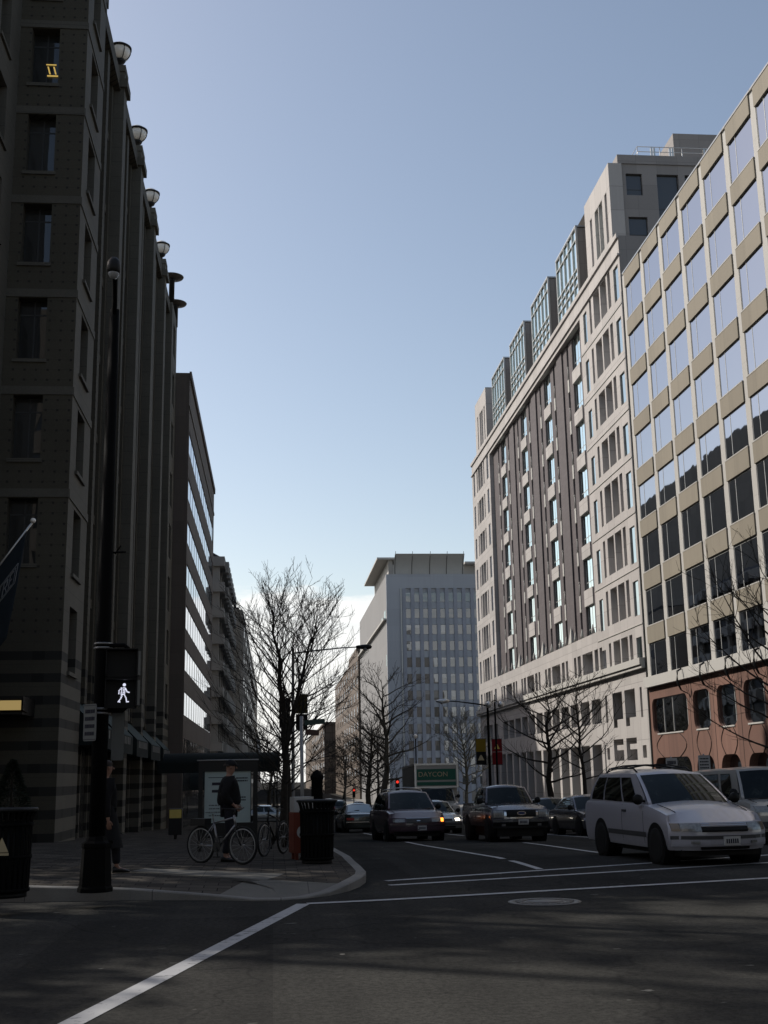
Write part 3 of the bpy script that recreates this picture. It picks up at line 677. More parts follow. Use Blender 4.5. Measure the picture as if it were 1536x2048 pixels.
# the recess: brown brick with projecting glass bays
br=MB(); bh=[]
for c in bays:
    bh.append((c-1.3,c+1.3,11.9,36.6,.45))
    for sg in (-1,1): bh.append((c+sg*2.75-.3,c+sg*2.75+.3,11.9,36.6,.35))
PB=lambda u,v,n=0.: P(u,v,n-.42)
wall_holes(br,PB,Yr0,Yr1,11.8,36.7,bh,.45)
for i in range(1,4): c=(bays[i-1]+bays[i])/2; br.box(XR+.28,XR+.415,c-.9,c+.9,11.86,36.6)
br.build('brick_recess',M['brownwall'],W,recalc=False)
zsp=[(33.75,32.7),(30.16,29.09),(26.42,25.3),(22.77,21.6),(19.09,18.05),(15.57,14.3)]
zg=[36.6]+[v for q in zsp for v in q]+[11.9]
for c in bays:
    for t_,b_ in zsp:
        s=MB(); s.box(XR+.33,XR+.86,c-1.28,c+1.28,b_,t_); s.build('bay_spandrel',M['precast'],W)
        for sg in (-1,1):
            s=MB(); y=c+sg*2.75; s.box(XR+.37,XR+.76,y-.22,y+.22,b_-.2,t_-.15); s.tube([(XR+.40,y,t_-.15),(XR+.40,y,t_+.9)],.04,6); s.lathe((XR+.40,y,t_+.9),[(.02,-.1),(.1,0),(.02,.1)],8); s.build('bay_side_panel',M['whitecol'],W)
    for hi,lo in zip(zg[0::2],zg[1::2]):
        bank.add('x-',(XR+.6,c,(hi+lo)/2),2.58,hi-lo,M['glass3'],(('v',.5,.07),('v',.02,.08),('v',.98,.08),('h',.25,.06)),M['mullion'],'bay_window')
    for sg in (-1,1):
        q=MB(); q.quad(*[P(c+sg*2.75+u,v,-.7) for u,v in ((-.3,11.9),(.3,11.9),(.3,36.6),(-.3,36.6))]); q.build('bay_side_glass',M['glassm'],W,recalc=False)
    for dy in (-3.7,-1.6,1.6,3.7):
        q=MB(); q.lathe((XR+.1,c+dy,11.86),[(.13,0),(.13,.25),(.09,.45),(.03,.75)],8); q.build('finial',M['whitecol'],W)
for a,b in zip(bays[:-1],bays[1:]):
    q=MB(); c=(a+b)/2; q.add([(XR-.02,c-.55,11.86),(XR-.02,c+.55,11.86),(XR+.38,c+.55,11.86),(XR+.38,c-.55,11.86),(XR+.15,c,13.3)],[(0,1,4),(1,2,4),(2,3,4),(3,0,4),(3,2,1,0)]); q.build('pointed_finial',M['whitecol'],W)
# roof: glass boxes between two masonry heads
def glass_box(y0,y1,z0,z1,depth):
    b=MB(); b.box(XR+.12,XR+depth,y0+.06,y1-.06,z0,z1-.05); o=b.build('roof_box',M['precast_shade'],W)
    p_=MB(); p_.quad(*[P(u,v,-.05) for u,v in ((y0+.1,z0+.1),(y1-.1,z0+.1),(y1-.1,z1-.15),(y0+.1,z1-.15))]); a=p_.build('glazing',M['glass3'],W,recalc=False); a.parent=o; a.location=-o.location
    e=MB(); e.box(XR-.06,XR+.1,y0,y0+.14,z0,z1); e.box(XR-.06,XR+.1,y1-.14,y1,z0,z1)
    for v in (z0+.05,z0+1.0,z0+1.7,z0+2.3,z1-1.05,z1-.06): e.box(XR-.05,XR+.1,y0+.14,y1-.14,v,v+.09)
    k=5
    for i in range(1,k): u=y0+(y1-y0)*i/k; e.box(XR-.055,XR+.1,u-.045,u+.045,z0+.05,z1-.06)
    a=e.build('glazing_bars',M['mullion'],W); a.parent=o; a.location=(0,0,0)
    d=MB(); d.box(XR+.9,XR+depth-.4,y0+.04,y0+.055,z0+1.2,z1-1.6); a=d.build('side_glass',M['glassd'],W); a.parent=o
    d=MB(); d.box(XR-.08,XR+depth,y0-.03,y1+.03,z1,z1+.12); a=d.build('box_coping',M['alu'],W); a.parent=o
for y0,y1 in ((86.05,92.9),(96.0,103.0),(106.4,113.35),(116.6,123.6)): glass_box(y0,y1,38.55,44.35,7)
def head(y0,y1,z1):
    b=MB(); h=[(y0+(y1-y0)*f0,y0+(y1-y0)*f1,39.0,z1-1.9) for f0,f1 in ((.12,.2),(.3,.44),(.46,.6),(.72,.8))]
    wall_holes(b,P,y0,y1,38.52,z1,h,.4)
    b.quad((XR,y0,38.5),(XR+1.0,y0,38.5),(XR+1.0,y0,z1),(XR,y0,z1)); b.quad((XR,y1,38.5),(XR+8,y1,38.5),(XR+8,y1,z1),(XR,y1,z1)); b.quad((XR,y0,z1),(XR,y1,z1),(XR+8,y1,z1),(XR+8,y0,z1)); 
    o=b.build('roof_head',M['precast'],W,recalc=False)
    for k,q in enumerate(h):
        bank.add('x-',(XR+.35,(q[0]+q[1])/2,(q[2]+q[3])/2),q[1]-q[0],q[3]-q[2],M['glass3'] if k in(1,2) else M['glassm'],(('h',.15,.06),('h',.3,.06),('h',.42,.06)) if k in(1,2) else (),M['mullion'])
head(76.6,83.4,44.75); head(127.9,135.1,44.9)
# side wall towards the viewer, with its windows, and the plant rooms
sw=MB(); PY=plane('y',76.7,-1); sh_=[(25.3,26.5,42.3,44.0),(27.6,29.2,40.2,44.0),(29.7,31.9,40.6,44.0),(25.3,26.7,38.7,40.6),(33,35,40.6,44)]
wall_holes(sw,PY,24.75,46,36,45.5,sh_,.25); sw.quad((24.75,76.7,36),(24.75,79,36),(24.75,79,45.5),(24.75,76.7,45.5)); sw.quad((24.75,76.7,45.5),(46,76.7,45.5),(46,92,45.5),(24.75,92,45.5)); sw.build('side_wall',M['precast_shade'],W,recalc=False)
for a,b,c,d in sh_: bank.add('y-',((a+b)/2,76.9,(c+d)/2),b-a,d-c,M['glassd'],(('h',.3,.06),),M['mulldark'])
cn=MB(); cn.box(24.66,24.8,76.62,76.78,41.9,44.1); cn.box(24.66,24.78,76.62,76.76,38.6,40.7); cn.build('corner_glazing_bar',M['cope'],W)
pt=MB(); pt.box(30.3,46,80,96,45.5,49.3); pt.build('plant_room',M['precast_shade'],W)
rl=MB()
for z in (45.9,46.3,46.7): rl.tube([(26.6,82,z),(26.6,77.6,z),(33.5,77.6,z)],.03,6)
for x in (26.6,28.3,30,31.7,33.4): rl.tube([(x,77.6,45.5),(x,77.6,46.7)],.03,6)
rl.build('roof_railing',M['alu'],W)
for x in (27.6,29.0,31.6):
    q=MB(); q.box(x,x+.12,77.5,77.7,45.9,46.6); q.box(x+.2,x+.32,77.5,77.7,45.9,46.6); q.build('roof_light',M['cope'],W)
bank.flush()
# ================================================================ far pale tower
T=thing('office_tower','pale blue-grey office tower with a curved roof screen far down the street','building',(35,250,g(250)))
TY=247.; TX=23.6; PT=plane('y',TY,-1)
body=MB(); zT0=g(247)-1
body.box(TX,TX+50,TY+.5,326,zT0,43.2); body.build('tower_body',M['towerside'],T)
fr=MB(); fr.box(TX-.02,27.0,TY,TY+.52,zT0,43.3); fr.box(27.0,TX+50,TY,TY+.52,40.3,43.3); fr.box(27.0,TX+50,TY+.35,TY+.52,zT0,40.3); fr.build('front_frame',M['tower'],T)
fn=MB()
for k in range(17): x=27.3+1.82*k; fn.box(x-.38,x+.38,TY-.12,TY+.36,zT0,40.28)
fn.build('fins',M['towerfin'],T)
q=MB(); q.box(26.55,26.75,TY-.3,TY+.01,zT0,40.3); q.build('edge_fin',M['mullion'],T)
tb=Bank(T); spn=MB()
for r_ in range(13):
    z=38.35-3.43*r_
    spn.box(27.69,27.69+16*1.82,TY+.2,TY+.36,z-2.35,z-1.0)
    for k in range(11): tb.add('y-',(28.21+1.82*k,TY+.25,z+.05),1.04,1.95,M['tower_glass'])
spn.build('spandrels',M['towersp'],T); tb.flush()
# curved roof screen
sc_=MB(); rows=[]
for k in range(9):
    a=k/8; rows.append([(25.4-.3*(1-a)+.0,TY+.3-2.2*a*a-.2,43.35+4.0*a),(40.2+.3*(1-a)*0,TY+.3-2.2*a*a-.2,43.35+4.0*a)])
sc_.grid(rows); sc_.grid([[(p[0],p[1]+.35,p[2]) for p in r_] for r_ in rows]); sc_.build('curved_roof_screen',M['whitecol'],T)
rb=MB()
for x in (25.5,29.1,32.9,36.5,40.0): rb.tube([(x,TY+.05-2.2*(k/8)**2,43.35+4.05*k/8+ (.45 if k==8 else 0)) for k in range(9)],.06,6)
rb.build('screen_ribs',M['mulldark'],T)
sl=MB(); sl.box(21.9,27.5,249,286,46.9,47.3); sl.box(40.6,46,TY+.3,TY+6,45.7,46.1); sl.box(25.3,44,TY+3,318,43.2,45.9); sl.box(24.4,25.29,250,286,43.2,46.89); sl.build('roof_canopy',M['whitecol'],T)
lg=MB(); lg.box(TX-.7,TX,TY+.5,326,33.6,34.0); lg.build('side_ledge',M['whitecol'],T)
q=MB(); q.box(TX-.05,TX+.0,TY+2,TY+6,33.8,36); q.box(TX-.05,TX,TY+9,TY+12,33.8,35.3); q.box(TX-.05,TX,TY+1,TY+2.3,24,26.5); q.build('side_window',M['glass2'],T)

BF=thing('stone_building','brown stone building with regular windows far down the right side of the street','building',(30,400,g(300)))
b=MB(); b.box(24,60,340,386,-8,36.8); b.box(24,60,386,470,-8,36); b.box(24.0,50,347,383,36.8,38.3); b.build('wall',M['brownfar'],BF)
bk=Bank(BF)
for k in range(8):
    for j in range(10): bk.add('x-',(23.96,345+j*12.5,33-4.3*k),2.6,2.2,M['glassd'])
bk.flush(80)
BG=thing('stone_building','long low stone building closing the right side of the street in the far distance','building',(30,560,g(300)))
b=MB(); b.box(20,60,480,760,-8,23); b.box(19.6,60,479.6,760.4,21.8,22.4); b.build('wall',M['brownfar'],BG)
bk=Bank(BG)
for k in range(5):
    for j in range(8): bk.add('x-',(19.96,485+j*20,19-4.3*k),5,2.2,M['glassd'])
bk.flush()
BH=thing('stone_building','grey stone building closing the left side of the street in the far distance','building',(-8,480,g(300)))
b=MB(); b.box(-40,-7.5,330,700,-8,22); b.box(-40,-7.2,329.7,700.4,20.5,21); b.build('wall',M['b3stone'],BH)
bk=Bank(BH)
for k in range(5):
    for j in range(8): bk.add('x+',(-7.46,335+j*20,18-4.3*k),5,2.2,M['glassd'])
bk.flush()

# ================================================================ striped corner building, left
H=thing('stone_building','dark striped stone corner building with a deep row of pilasters and roof globes','building',(-8,58,.1))
XL=-6.6; YC=37.9; ZG=-2.4
PN=plane('y',YC,-1); PS=plane('x',XL,1); PWg=plane('x',-8.9,1)
bank=Bank(H)
tops=[40.9,37.6,34.2,30.85,27.5,24.15,20.8,17.4,14.0,10.55]; hgt=2.15
nf=[(-8.5,-7.55,t-hgt,t) for t in tops]
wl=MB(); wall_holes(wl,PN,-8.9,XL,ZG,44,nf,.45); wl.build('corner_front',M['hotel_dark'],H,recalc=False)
tr=MB()
for a,b,c,d in nf:
    bank.add('y-',((a+b)/2,YC+.42,(c+d)/2),b-a,d-c,M['glassd'],(('v',.5,.05),('h',.78,.05)),M['mulldark'])
    tr=MB(); tr.box(a-.1,b+.06,YC-.06,YC+.02,c-.12,c); tr.build('window_sill',M['hotel_light'],H)
    tr=MB(); tr.box(-8.9,XL+.01,YC-.035,YC+.02,d+.02,d+.3); tr.box(XL-.02,XL+.035,YC+.01,41.8,d+.02,d+.3); tr.build('stone_band',M['hotel_light'],H)
ss=[(39.0,40.5,t-.12-hgt,t-.12) for t in tops]+[(39.0,40.5,5.1,7.2)]
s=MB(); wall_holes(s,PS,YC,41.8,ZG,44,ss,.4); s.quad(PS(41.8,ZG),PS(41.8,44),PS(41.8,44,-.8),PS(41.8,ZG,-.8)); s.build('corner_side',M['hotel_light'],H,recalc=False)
for a,b,c,d in ss:
    bank.add('x+',(XL-.37,(a+b)/2,(c+d)/2),b-a,d-c,M['glassd'],(('h',.5,.05),),M['mulldark'])
    q=MB(); q.box(XL-.3,XL+.09,a-.12,b+.12,c-.13,c-.01); q.build('window_sill',M['hotel_light'],H)
# wing running back to the left towards the viewer
wh=[(33.0+k*0,0,0,0) for k in range(0)]
for t in tops:
    for y in (35.7,): wh.append((y-.55,y+.75,t-hgt+.1,t+.1))
w=MB(); wall_holes(w,PWg,33,YC,ZG,44,wh,.45); w.quad((-8.9,33,ZG),(-19.5,33,ZG),(-19.5,33,44),(-8.9,33,44)); w.quad((-19.5,33,ZG),(-19.5,38,ZG),(-19.5,38,44),(-19.5,33,44)); w.build('wing_wall',M['hotel_light'],H,recalc=False)  # unseen far end placed to shape the sun on the crossing
tr=MB()
for a,b,c,d in wh:
    bank.add('x+',(-8.9-.42,(a+b)/2,(c+d)/2),b-a,d-c,M['glassd'],(),M['mulldark']); tr=MB(); tr.box(-8.95,-8.82,a-.1,b+.1,c-.13,c-.01); tr.build('window_sill',M['hotel_light'],H)
# long front: recessed bronze bays between light pilasters
pil=[(47.4,48.3),(54.2,55.3),(60.8,61.8),(67.4,68.4)]
rb=MB(); rb.quad(*[PS(u,v,-.75) for u,v in ((41.8,ZG),(77,ZG),(77,31.4),(41.8,31.4))]); rb.build('bay_wall',M['hotel_brown'],H,recalc=False)
edges=[41.8]+[v for p in pil for v in p]+[72.9]
bays_=[(edges[i],edges[i+1]) for i in range(0,len(edges),2)]
fl_=[30.85-3.35*k for k in range(8)]
for i,(a,b) in enumerate(bays_):
    c=(a+b)/2; pv=MB(); pv.box(XL-.74,XL-.25,c-.28,c+.28,4.4,31.0); pv.box(XL-.74,XL-.42,a+.01,a+.5,4.4,31.0); pv.box(XL-.74,XL-.42,b-.5,b-.01,4.4,31.0); pv.build('bay_mullion',M['hotel_dark'],H)
    for t in fl_:
        for u0,u1 in ((a+.55,c-.34),(c+.34,b-.55)):
            bank.add('x+',(XL-.70,(u0+u1)/2,t-1.05),u1-u0,2.0,M['glassd'],(('v',.5,.05),),M['mulldark'])
    for t in fl_[:-1]: st=MB(); st.box(XL-.72,XL-.5,a+.5,b-.5,t-2.55,t-2.2); st.build('bay_spandrel',M['hotel_dark'],H)
for a,b in pil:
    p=MB(); p.box(XL-.8,XL+.02,a,b,ZG,32.0); p.box(XL-.8,XL+.16,a-.12,b+.12,31.2,31.6); p.box(XL-.8,XL+.05,a-.05,b+.05,32.0,32.3); p.build('pilaster',M['hotel_light'],H)
    p=MB(); p.box(XL-.8,XL-.3,b+.01,b+.35,4.4,31); p.build('pilaster_fillet',M['hotel_dark'],H)
es=[(74.0,75.4,t-hgt,t) for t in fl_]
e=MB(); wall_holes(e,PS,72.9,76.6,ZG,31.8,es,.4); e.quad(PS(72.9,ZG),PS(72.9,31.8),PS(72.9,31.8,-.8),PS(72.9,ZG,-.8)); e.quad((XL,76.6,ZG),(-23,76.6,ZG),(-23,76.6,31.8),(XL,76.6,31.8)); e.build('end_bay',M['hotel_light'],H,recalc=False)
for a,b,c,d in es: bank.add('x+',(XL-.37,(a+b)/2,(c+d)/2),b-a,d-c,M['glassd'],(('h',.5,.05),),M['mulldark'])
rf=MB(); rf.box(-19.4,XL-.76,YC+.1,76.5,31.0,31.4); rf.box(-19.45,-8.95,33.05,YC-.02,43.5,43.9); rf.box(-19.4,XL-.05,YC+.02,41.79,43.9,44.2); rf.build('roof',M['roofdark'],H)
# stepped parapet blocks, one per bay, climbing towards the viewer
for a,b in bays_:
    p=MB(); p.box(XL-.8,XL-.15,a+.02,b-.02,31.05,31.75); p.box(XL-.78,XL-.05,a-.1,a+.9,31.75,32.4); p.build('parapet',M['hotel_dark'],H)
# ground floor: dark shopfront, piers and awnings
sf=MB(); sf.box(XL-.6,XL-.5,41.9,72.8,ZG,4.4); sf.build('shopfront',M['glassd'],H)
pr=MB()
for y in (45.0,46.9,51.2,53.4,58.0,60.2,64.6,66.6,70.6): pr.box(XL-.62,XL-.4,y-.09,y+.09,ZG,3.2)
pr.box(XL-.55,XL-.42,41.9,72.8,2.9,3.2); pr.build('shopfront_posts',M['hotel_light'],H)
for i,(a,b) in enumerate(bays_):
    z=3.95-.05*i; aw=MB()
    aw.add([(XL-.45,a+.25,z+.5),(XL-.45,b-.3,z+.5),(XL+.42,b-.3,z-.38),(XL+.42,a+.25,z-.38),(XL+.42,a+.25,z-.42),(XL+.42,b-.3,z-.42)],[(0,1,2,3),(3,2,5,4)])
    o=aw.build('awning',M['awning'],H)
    va=MB(); va.box(XL+.40,XL+.43,a+.25,b-.3,z-1.15,z-.43); va.add([(XL-.45,a+.25,z+.49),(XL+.4,a+.25,z-.39),(XL+.4,a+.25,z-1.1),(XL-.45,a+.25,z-1.1)],[(0,1,2,3)]); va.add([(XL-.45,b-.3,z+.49),(XL+.4,b-.3,z-.39),(XL+.4,b-.3,z-1.1),(XL-.45,b-.3,z-1.1)],[(0,1,2,3)])
    v=va.build('awning_skirt',M['awning_dark'],H); v.parent=o
    lt=MB()
    for k in range(7): lt.box(XL+.432,XL+.436,a+1.0+k*.55,a+1.3+k*.55,z-.75,z-.45)
    l_=lt.build('awning_marks',M['signgrey'],H); l_.parent=o
bank.flush()
# the small lit entrance canopy at the very edge of the view
q=MB(); q.box(-12,-7.35,36.1,37.88,4.02,4.12); q.add([(-7.35,36.1,3.72),(-7.35,37.88,3.6),(-7.35,37.88,4.02),(-7.35,36.1,4.02)],[(0,1,2,3)]); q.box(-12,-7.36,36.12,37.86,3.6,3.66); o=q.build('entrance_canopy',M['darkmetal'],H)
q=MB(); q.box(-12,-7.4,36.06,36.1,3.72,4.0); l_=q.build('lit_fascia',M['litstrip'],H); l_.parent=o
# ceiling lights seen through one upper window
rl=MB()
for x in (-7.98,-7.78): rl.add([(x-.03,38.28,27.0-.75),(x+.02,38.28,27.0-.75),(x+.1,38.28,25.95),(x+.05,38.28,25.95)],[(0,1,2,3)])
rl.box(-8.05,-7.7,38.27,38.28,26.3,26.34); rl.box(-8.0,-7.62,38.27,38.28,25.86,25.91); rl.build('lit_ceiling_lights',M['roomlight'],H)

# globes and saucers on the pilaster tops
def globe_lamp(y,label,scale=1):
    t=thing('globe_lamp',label,'roof lamp',(XL-.28,y,32.3),0,'opal globe lamps along the parapet')
    a=MB(); a.lathe((0,0,0),[(.2,0),(.2,.1),(.08,.16),(.08,.34),(.2,.42),(.25,.52),(.15,.56)],14); a.build('lamp_base',M['darkmetal'],t,True)
    gl=MB(); gl.lathe((0,0,.95),[(.02,-.44)]+[(.45*math.cos(R(q)),.45*math.sin(R(q))) for q in range(-70,91,10)][:-1]+[(.01,.45)],20); gl.build('globe',M['globe'],t,True)
    c=MB(); n=20
    c.lathe((0,0,.95),[(.46,.11),(.50,.11),(.50,.19),(.46,.19)],24)
    for k in range(6):
        q=k*math.pi/3; c.tube([(math.cos(q)*.465*math.cos(R(p)),math.sin(q)*.465*math.cos(R(p)),.95+.465*math.sin(R(p))) for p in range(-65,20,12)],.018,5)
    c.build('cage',M['darkmetal'],t,True); return t
gl=[globe_lamp(47.85,'largest opal globe in a dark cage, topmost and nearest on the striped building'),]
for y,l in ((54.75,'second caged opal globe along the parapet, between the nearest and the third'),(61.3,'third caged opal globe along the parapet of the striped building'),(67.9,'smallest caged opal globe, farthest of those on the striped building')):
    gl.append(dup(gl[0],(XL-.28,y,32.3),label=l))
def saucer(y,z,label):
    t=thing('roof_disc',label,'roof ornament',(XL-.1,y,z),0,'flat dark discs on the parapet')
    a=MB(); a.lathe((0,0,0),[(.18,-1.6),(.18,-.2),(.3,-.12)],12); a.build('stem',M['darkmetal'],t,True)
    a=MB(); a.lathe((0,0,0),[(.25,-.1),(.72,.02),(.76,.09),(.45,.17),(.02,.2)],24); a.build('disc',M['hotel_brown'],t,True)
saucer(73.2,33.6,'upper flat dark disc on a stem at the far end of the parapet'); saucer(76.2,33.0,'lower flat dark disc on a stem, last thing on the parapet')

# ================================================================ second office, left
B2=thing('office_building','dark brown office with long bands of bright ribbon windows on the left','building',(-12,93,g(93)))
X2=-5.7; Ya,Yb=76.9,110.5; P2=plane('x',X2,1)
rows2=[(22.95,24.5),(19.8,21.3),(16.85,18.35),(14.0,15.5),(11.2,12.75),(8.5,9.95),(5.65,7.15)]
f=MB(); hs=[(Ya+.5,Yb-.7,a,b) for a,b in rows2]; wall_holes(f,P2,Ya,Yb,-4,28.4,hs,.05)
f.quad((X2,Ya,-4),(-40,Ya,-4),(-40,Ya,28.4),(X2,Ya,28.4)); f.quad((X2,Yb,-4),(-40,Yb,-4),(-40,Yb,28.4),(X2,Yb,28.4)); f.quad((X2,Ya,28.4),(X2,Yb,28.4),(-40,Yb,28.4),(-40,Ya,28.4)); f.build('wall',M['b2stone'],B2,recalc=False)
bank=Bank(B2); n=13
for a,b in rows2:
    for k in range(n):
        w=(Yb-Ya-1.2)/n; bank.add('x+',(X2-.045,Ya+.5+w*(k+.5),(a+b)/2),w,b-a,M['glass_b2'],(('v',.02,.16),),M['mulldark'])
bank.flush()
q=MB(); q.box(X2-.02,X2+.12,Ya,Yb,28.0,28.5); q.box(X2-.02,X2+.06,Ya,Yb,25.9,26.1); q.build('parapet_cap',M['b2stone'],B2)
q=MB(); q.box(-30,X2-3,Ya+.05,Ya+6,28.4,28.9); q.build('roof_step',M['roofdark'],B2)
q=MB(); q.box(X2-.3,X2+.01,Ya+.3,Yb-1,-3.5,4.2); q.build('shopfront',M['glassd'],B2)
aw=MB(); rows=[]
for x in (X2,X2+1.9): rows.append([(x,85.2+1.5*math.cos(R(a)),.9+1.3*math.sin(R(a))) for a in range(0,181,15)])
aw.grid(rows); aw.poly(rows[1]); aw.build('arched_awning',M['awning_dark'],B2)
# ================================================================ third and fourth, left
B3=thing('office_building','grey concrete office with deep balcony bands beyond the brown office','building',(-10,130,g(130)))
X3=-4.95; Yc3=118.
bd=MB(); bd.box(-15,X3-.9,Yc3+.9,146,-5,23.2); bd.build('wall',M['b3stone'],B3)
for k in range(10):
    z=23.4-2.6*k
    q=MB(); q.box(-15,X3,Yc3,Yc3+1.1,z-.95,z); q.box(X3-1.0,X3,Yc3+1.12,145.9,z-.95,z)
    for j in range(8): q.box(X3+.01,X3+.35,Yc3+2+j*3.4,Yc3+3.7+j*3.4,z-1.3,z-.2)
    q.build('balcony_band',M['b3stone'],B3)
q=MB(); q.box(X3-1.4,X3-.5,Yc3+.4,Yc3+1.2,-5,23); 
for j in range(6): q.box(X3-.95,X3-.45,Yc3+4+j*4.5,Yc3+4.8+j*4.5,-5,23)
q.build('column',M['b3stone'],B3)
q=MB(); q.box(-15,X3-.95,Yc3+.85,Yc3+.89,-5,23); q.box(X3-.89,X3-.85,Yc3+1.2,145.5,-5,23); q.build('window_band',M['glassd'],B3)
q=MB(); q.add([(-15,Yc3+1,23.45),(X3-.3,Yc3+1,23.45),(X3-.3,140,23.45),(-15,140,23.45),(-15,Yc3+4,26.5),(X3-2.2,Yc3+1.5,24.6),(X3-2.2,140,24.6),(-15,140,26.5)],[(0,1,5,4),(1,2,6,5),(2,3,7,6),(3,0,4,7),(4,5,6,7)]); q.build('roof',M['roofdark'],B3)
B4=thing('office_building','tan block with a rounded corner, last of the row beyond the balcony office','building',(-12,190,g(190)))
q=MB(); pl=[(-40,152),(-6.4,152),(-5.1,152.6),(-4.3,153.8),(-4.0,155.5),(-4.0,290),(-40,290)]
q.prism(pl,lambda u,v,n:(u,v,n),-7,23.0); q.build('wall',M['b4stone'],B4)
bk=Bank(B4)
for k in range(8):
    for j in range(12): bk.add('x+',(-3.97,160+j*11,20.6-3.3*k),3.4,1.3,M['glassd'])
bk.flush()
q=MB(); q.box(-40,-4.6,156,289,23.0,23.6); q.build('roof',M['roofdark'],B4)
B5=thing('office_block','tall plain block far behind the left row, mirrored in the glass office','building',(-30,176,g(176)))
q=MB(); q.box(-40,-20,140,212,-5,50); q.box(-34,-25,160,190,50,54); q.build('wall',M['b4stone'],B5)
# entrance canopy over the pavement
CA=thing('street_canopy','long dark canopy reaching over the pavement to the kerb on thin posts','canopy',(-2.6,70,zl(-2.6,70)))
q=MB(); rows=[]
for x in (-6.5,.35): rows.append([(x,70+1.4*math.cos(R(a)),2.55+.55*math.sin(R(a))) for a in range(0,181,15)])
q.grid(rows); q.poly(rows[0]); q.poly(rows[1]); q.box(-6.5,.35,68.6,68.64,2.0,2.56); q.box(-6.5,.35,71.36,71.4,2.0,2.56); q.build('canopy_roof',M['awning_dark'],CA)
for x in (-3.2,.2):
    for y in (68.7,71.3): q=MB(); q.tube([(x,y,zl(x,y)-.02),(x,y,2.1)],.04,8); q.build('post',M['darkmetal'],CA)

# unseen blocks added behind the viewer to cut sky light on the crossing
for lab,x0,x1,y0,y1,h,ax in (('unseen plain stone block added behind the viewer on the left to dim sky light','-60',-9,-70,-8,36,1),('unseen plain stone block added behind the viewer on the right to dim sky light','23',70,-70,6,38,-1)):
    x0=float(x0); t=thing('unseen_stone_block',lab,'building',((x0+x1)/2,(y0+y1)/2,0))
    bk=Bank(t); hs=[]
    fx=x1 if ax>0 else x0
    w=MB(); PP=plane('x',fx,ax); hs=[(y1-3-4*j-1.8,y1-3-4*j,3.6*k+1.2,3.6*k+3.2) for j in range(12) for k in range(9)]
    wall_holes(w,PP,y0,y1,-.5,h,hs,.3); PQ=plane('y',y1,1)
    h2=[(min(x0,x1)+3+4*j,min(x0,x1)+4.8+4*j,3.6*k+1.2,3.6*k+3.2) for j in range(11) for k in range(9)]
    wall_holes(w,PQ,x0,x1,-.5,h,h2,.3); w.quad((x0,y0,h-.3),(x1,y0,h-.3),(x1,y1,h-.3),(x0,y1,h-.3)); w.quad((x0,y0,-.5),(x1,y0,-.5),(x1,y0,h),(x0,y0,h)); w.build('wall',M['b4stone'],t,recalc=False)
    for a,b,c,d in hs: bk.add('x+' if ax>0 else 'x-',(fx-ax*.28,(a+b)/2,(c+d)/2),b-a,d-c,M['glassd'])
    for a,b,c,d in h2: bk.add('y+',((a+b)/2,y1-.28,(c+d)/2),b-a,d-c,M['glassd'])
    bk.flush(98)

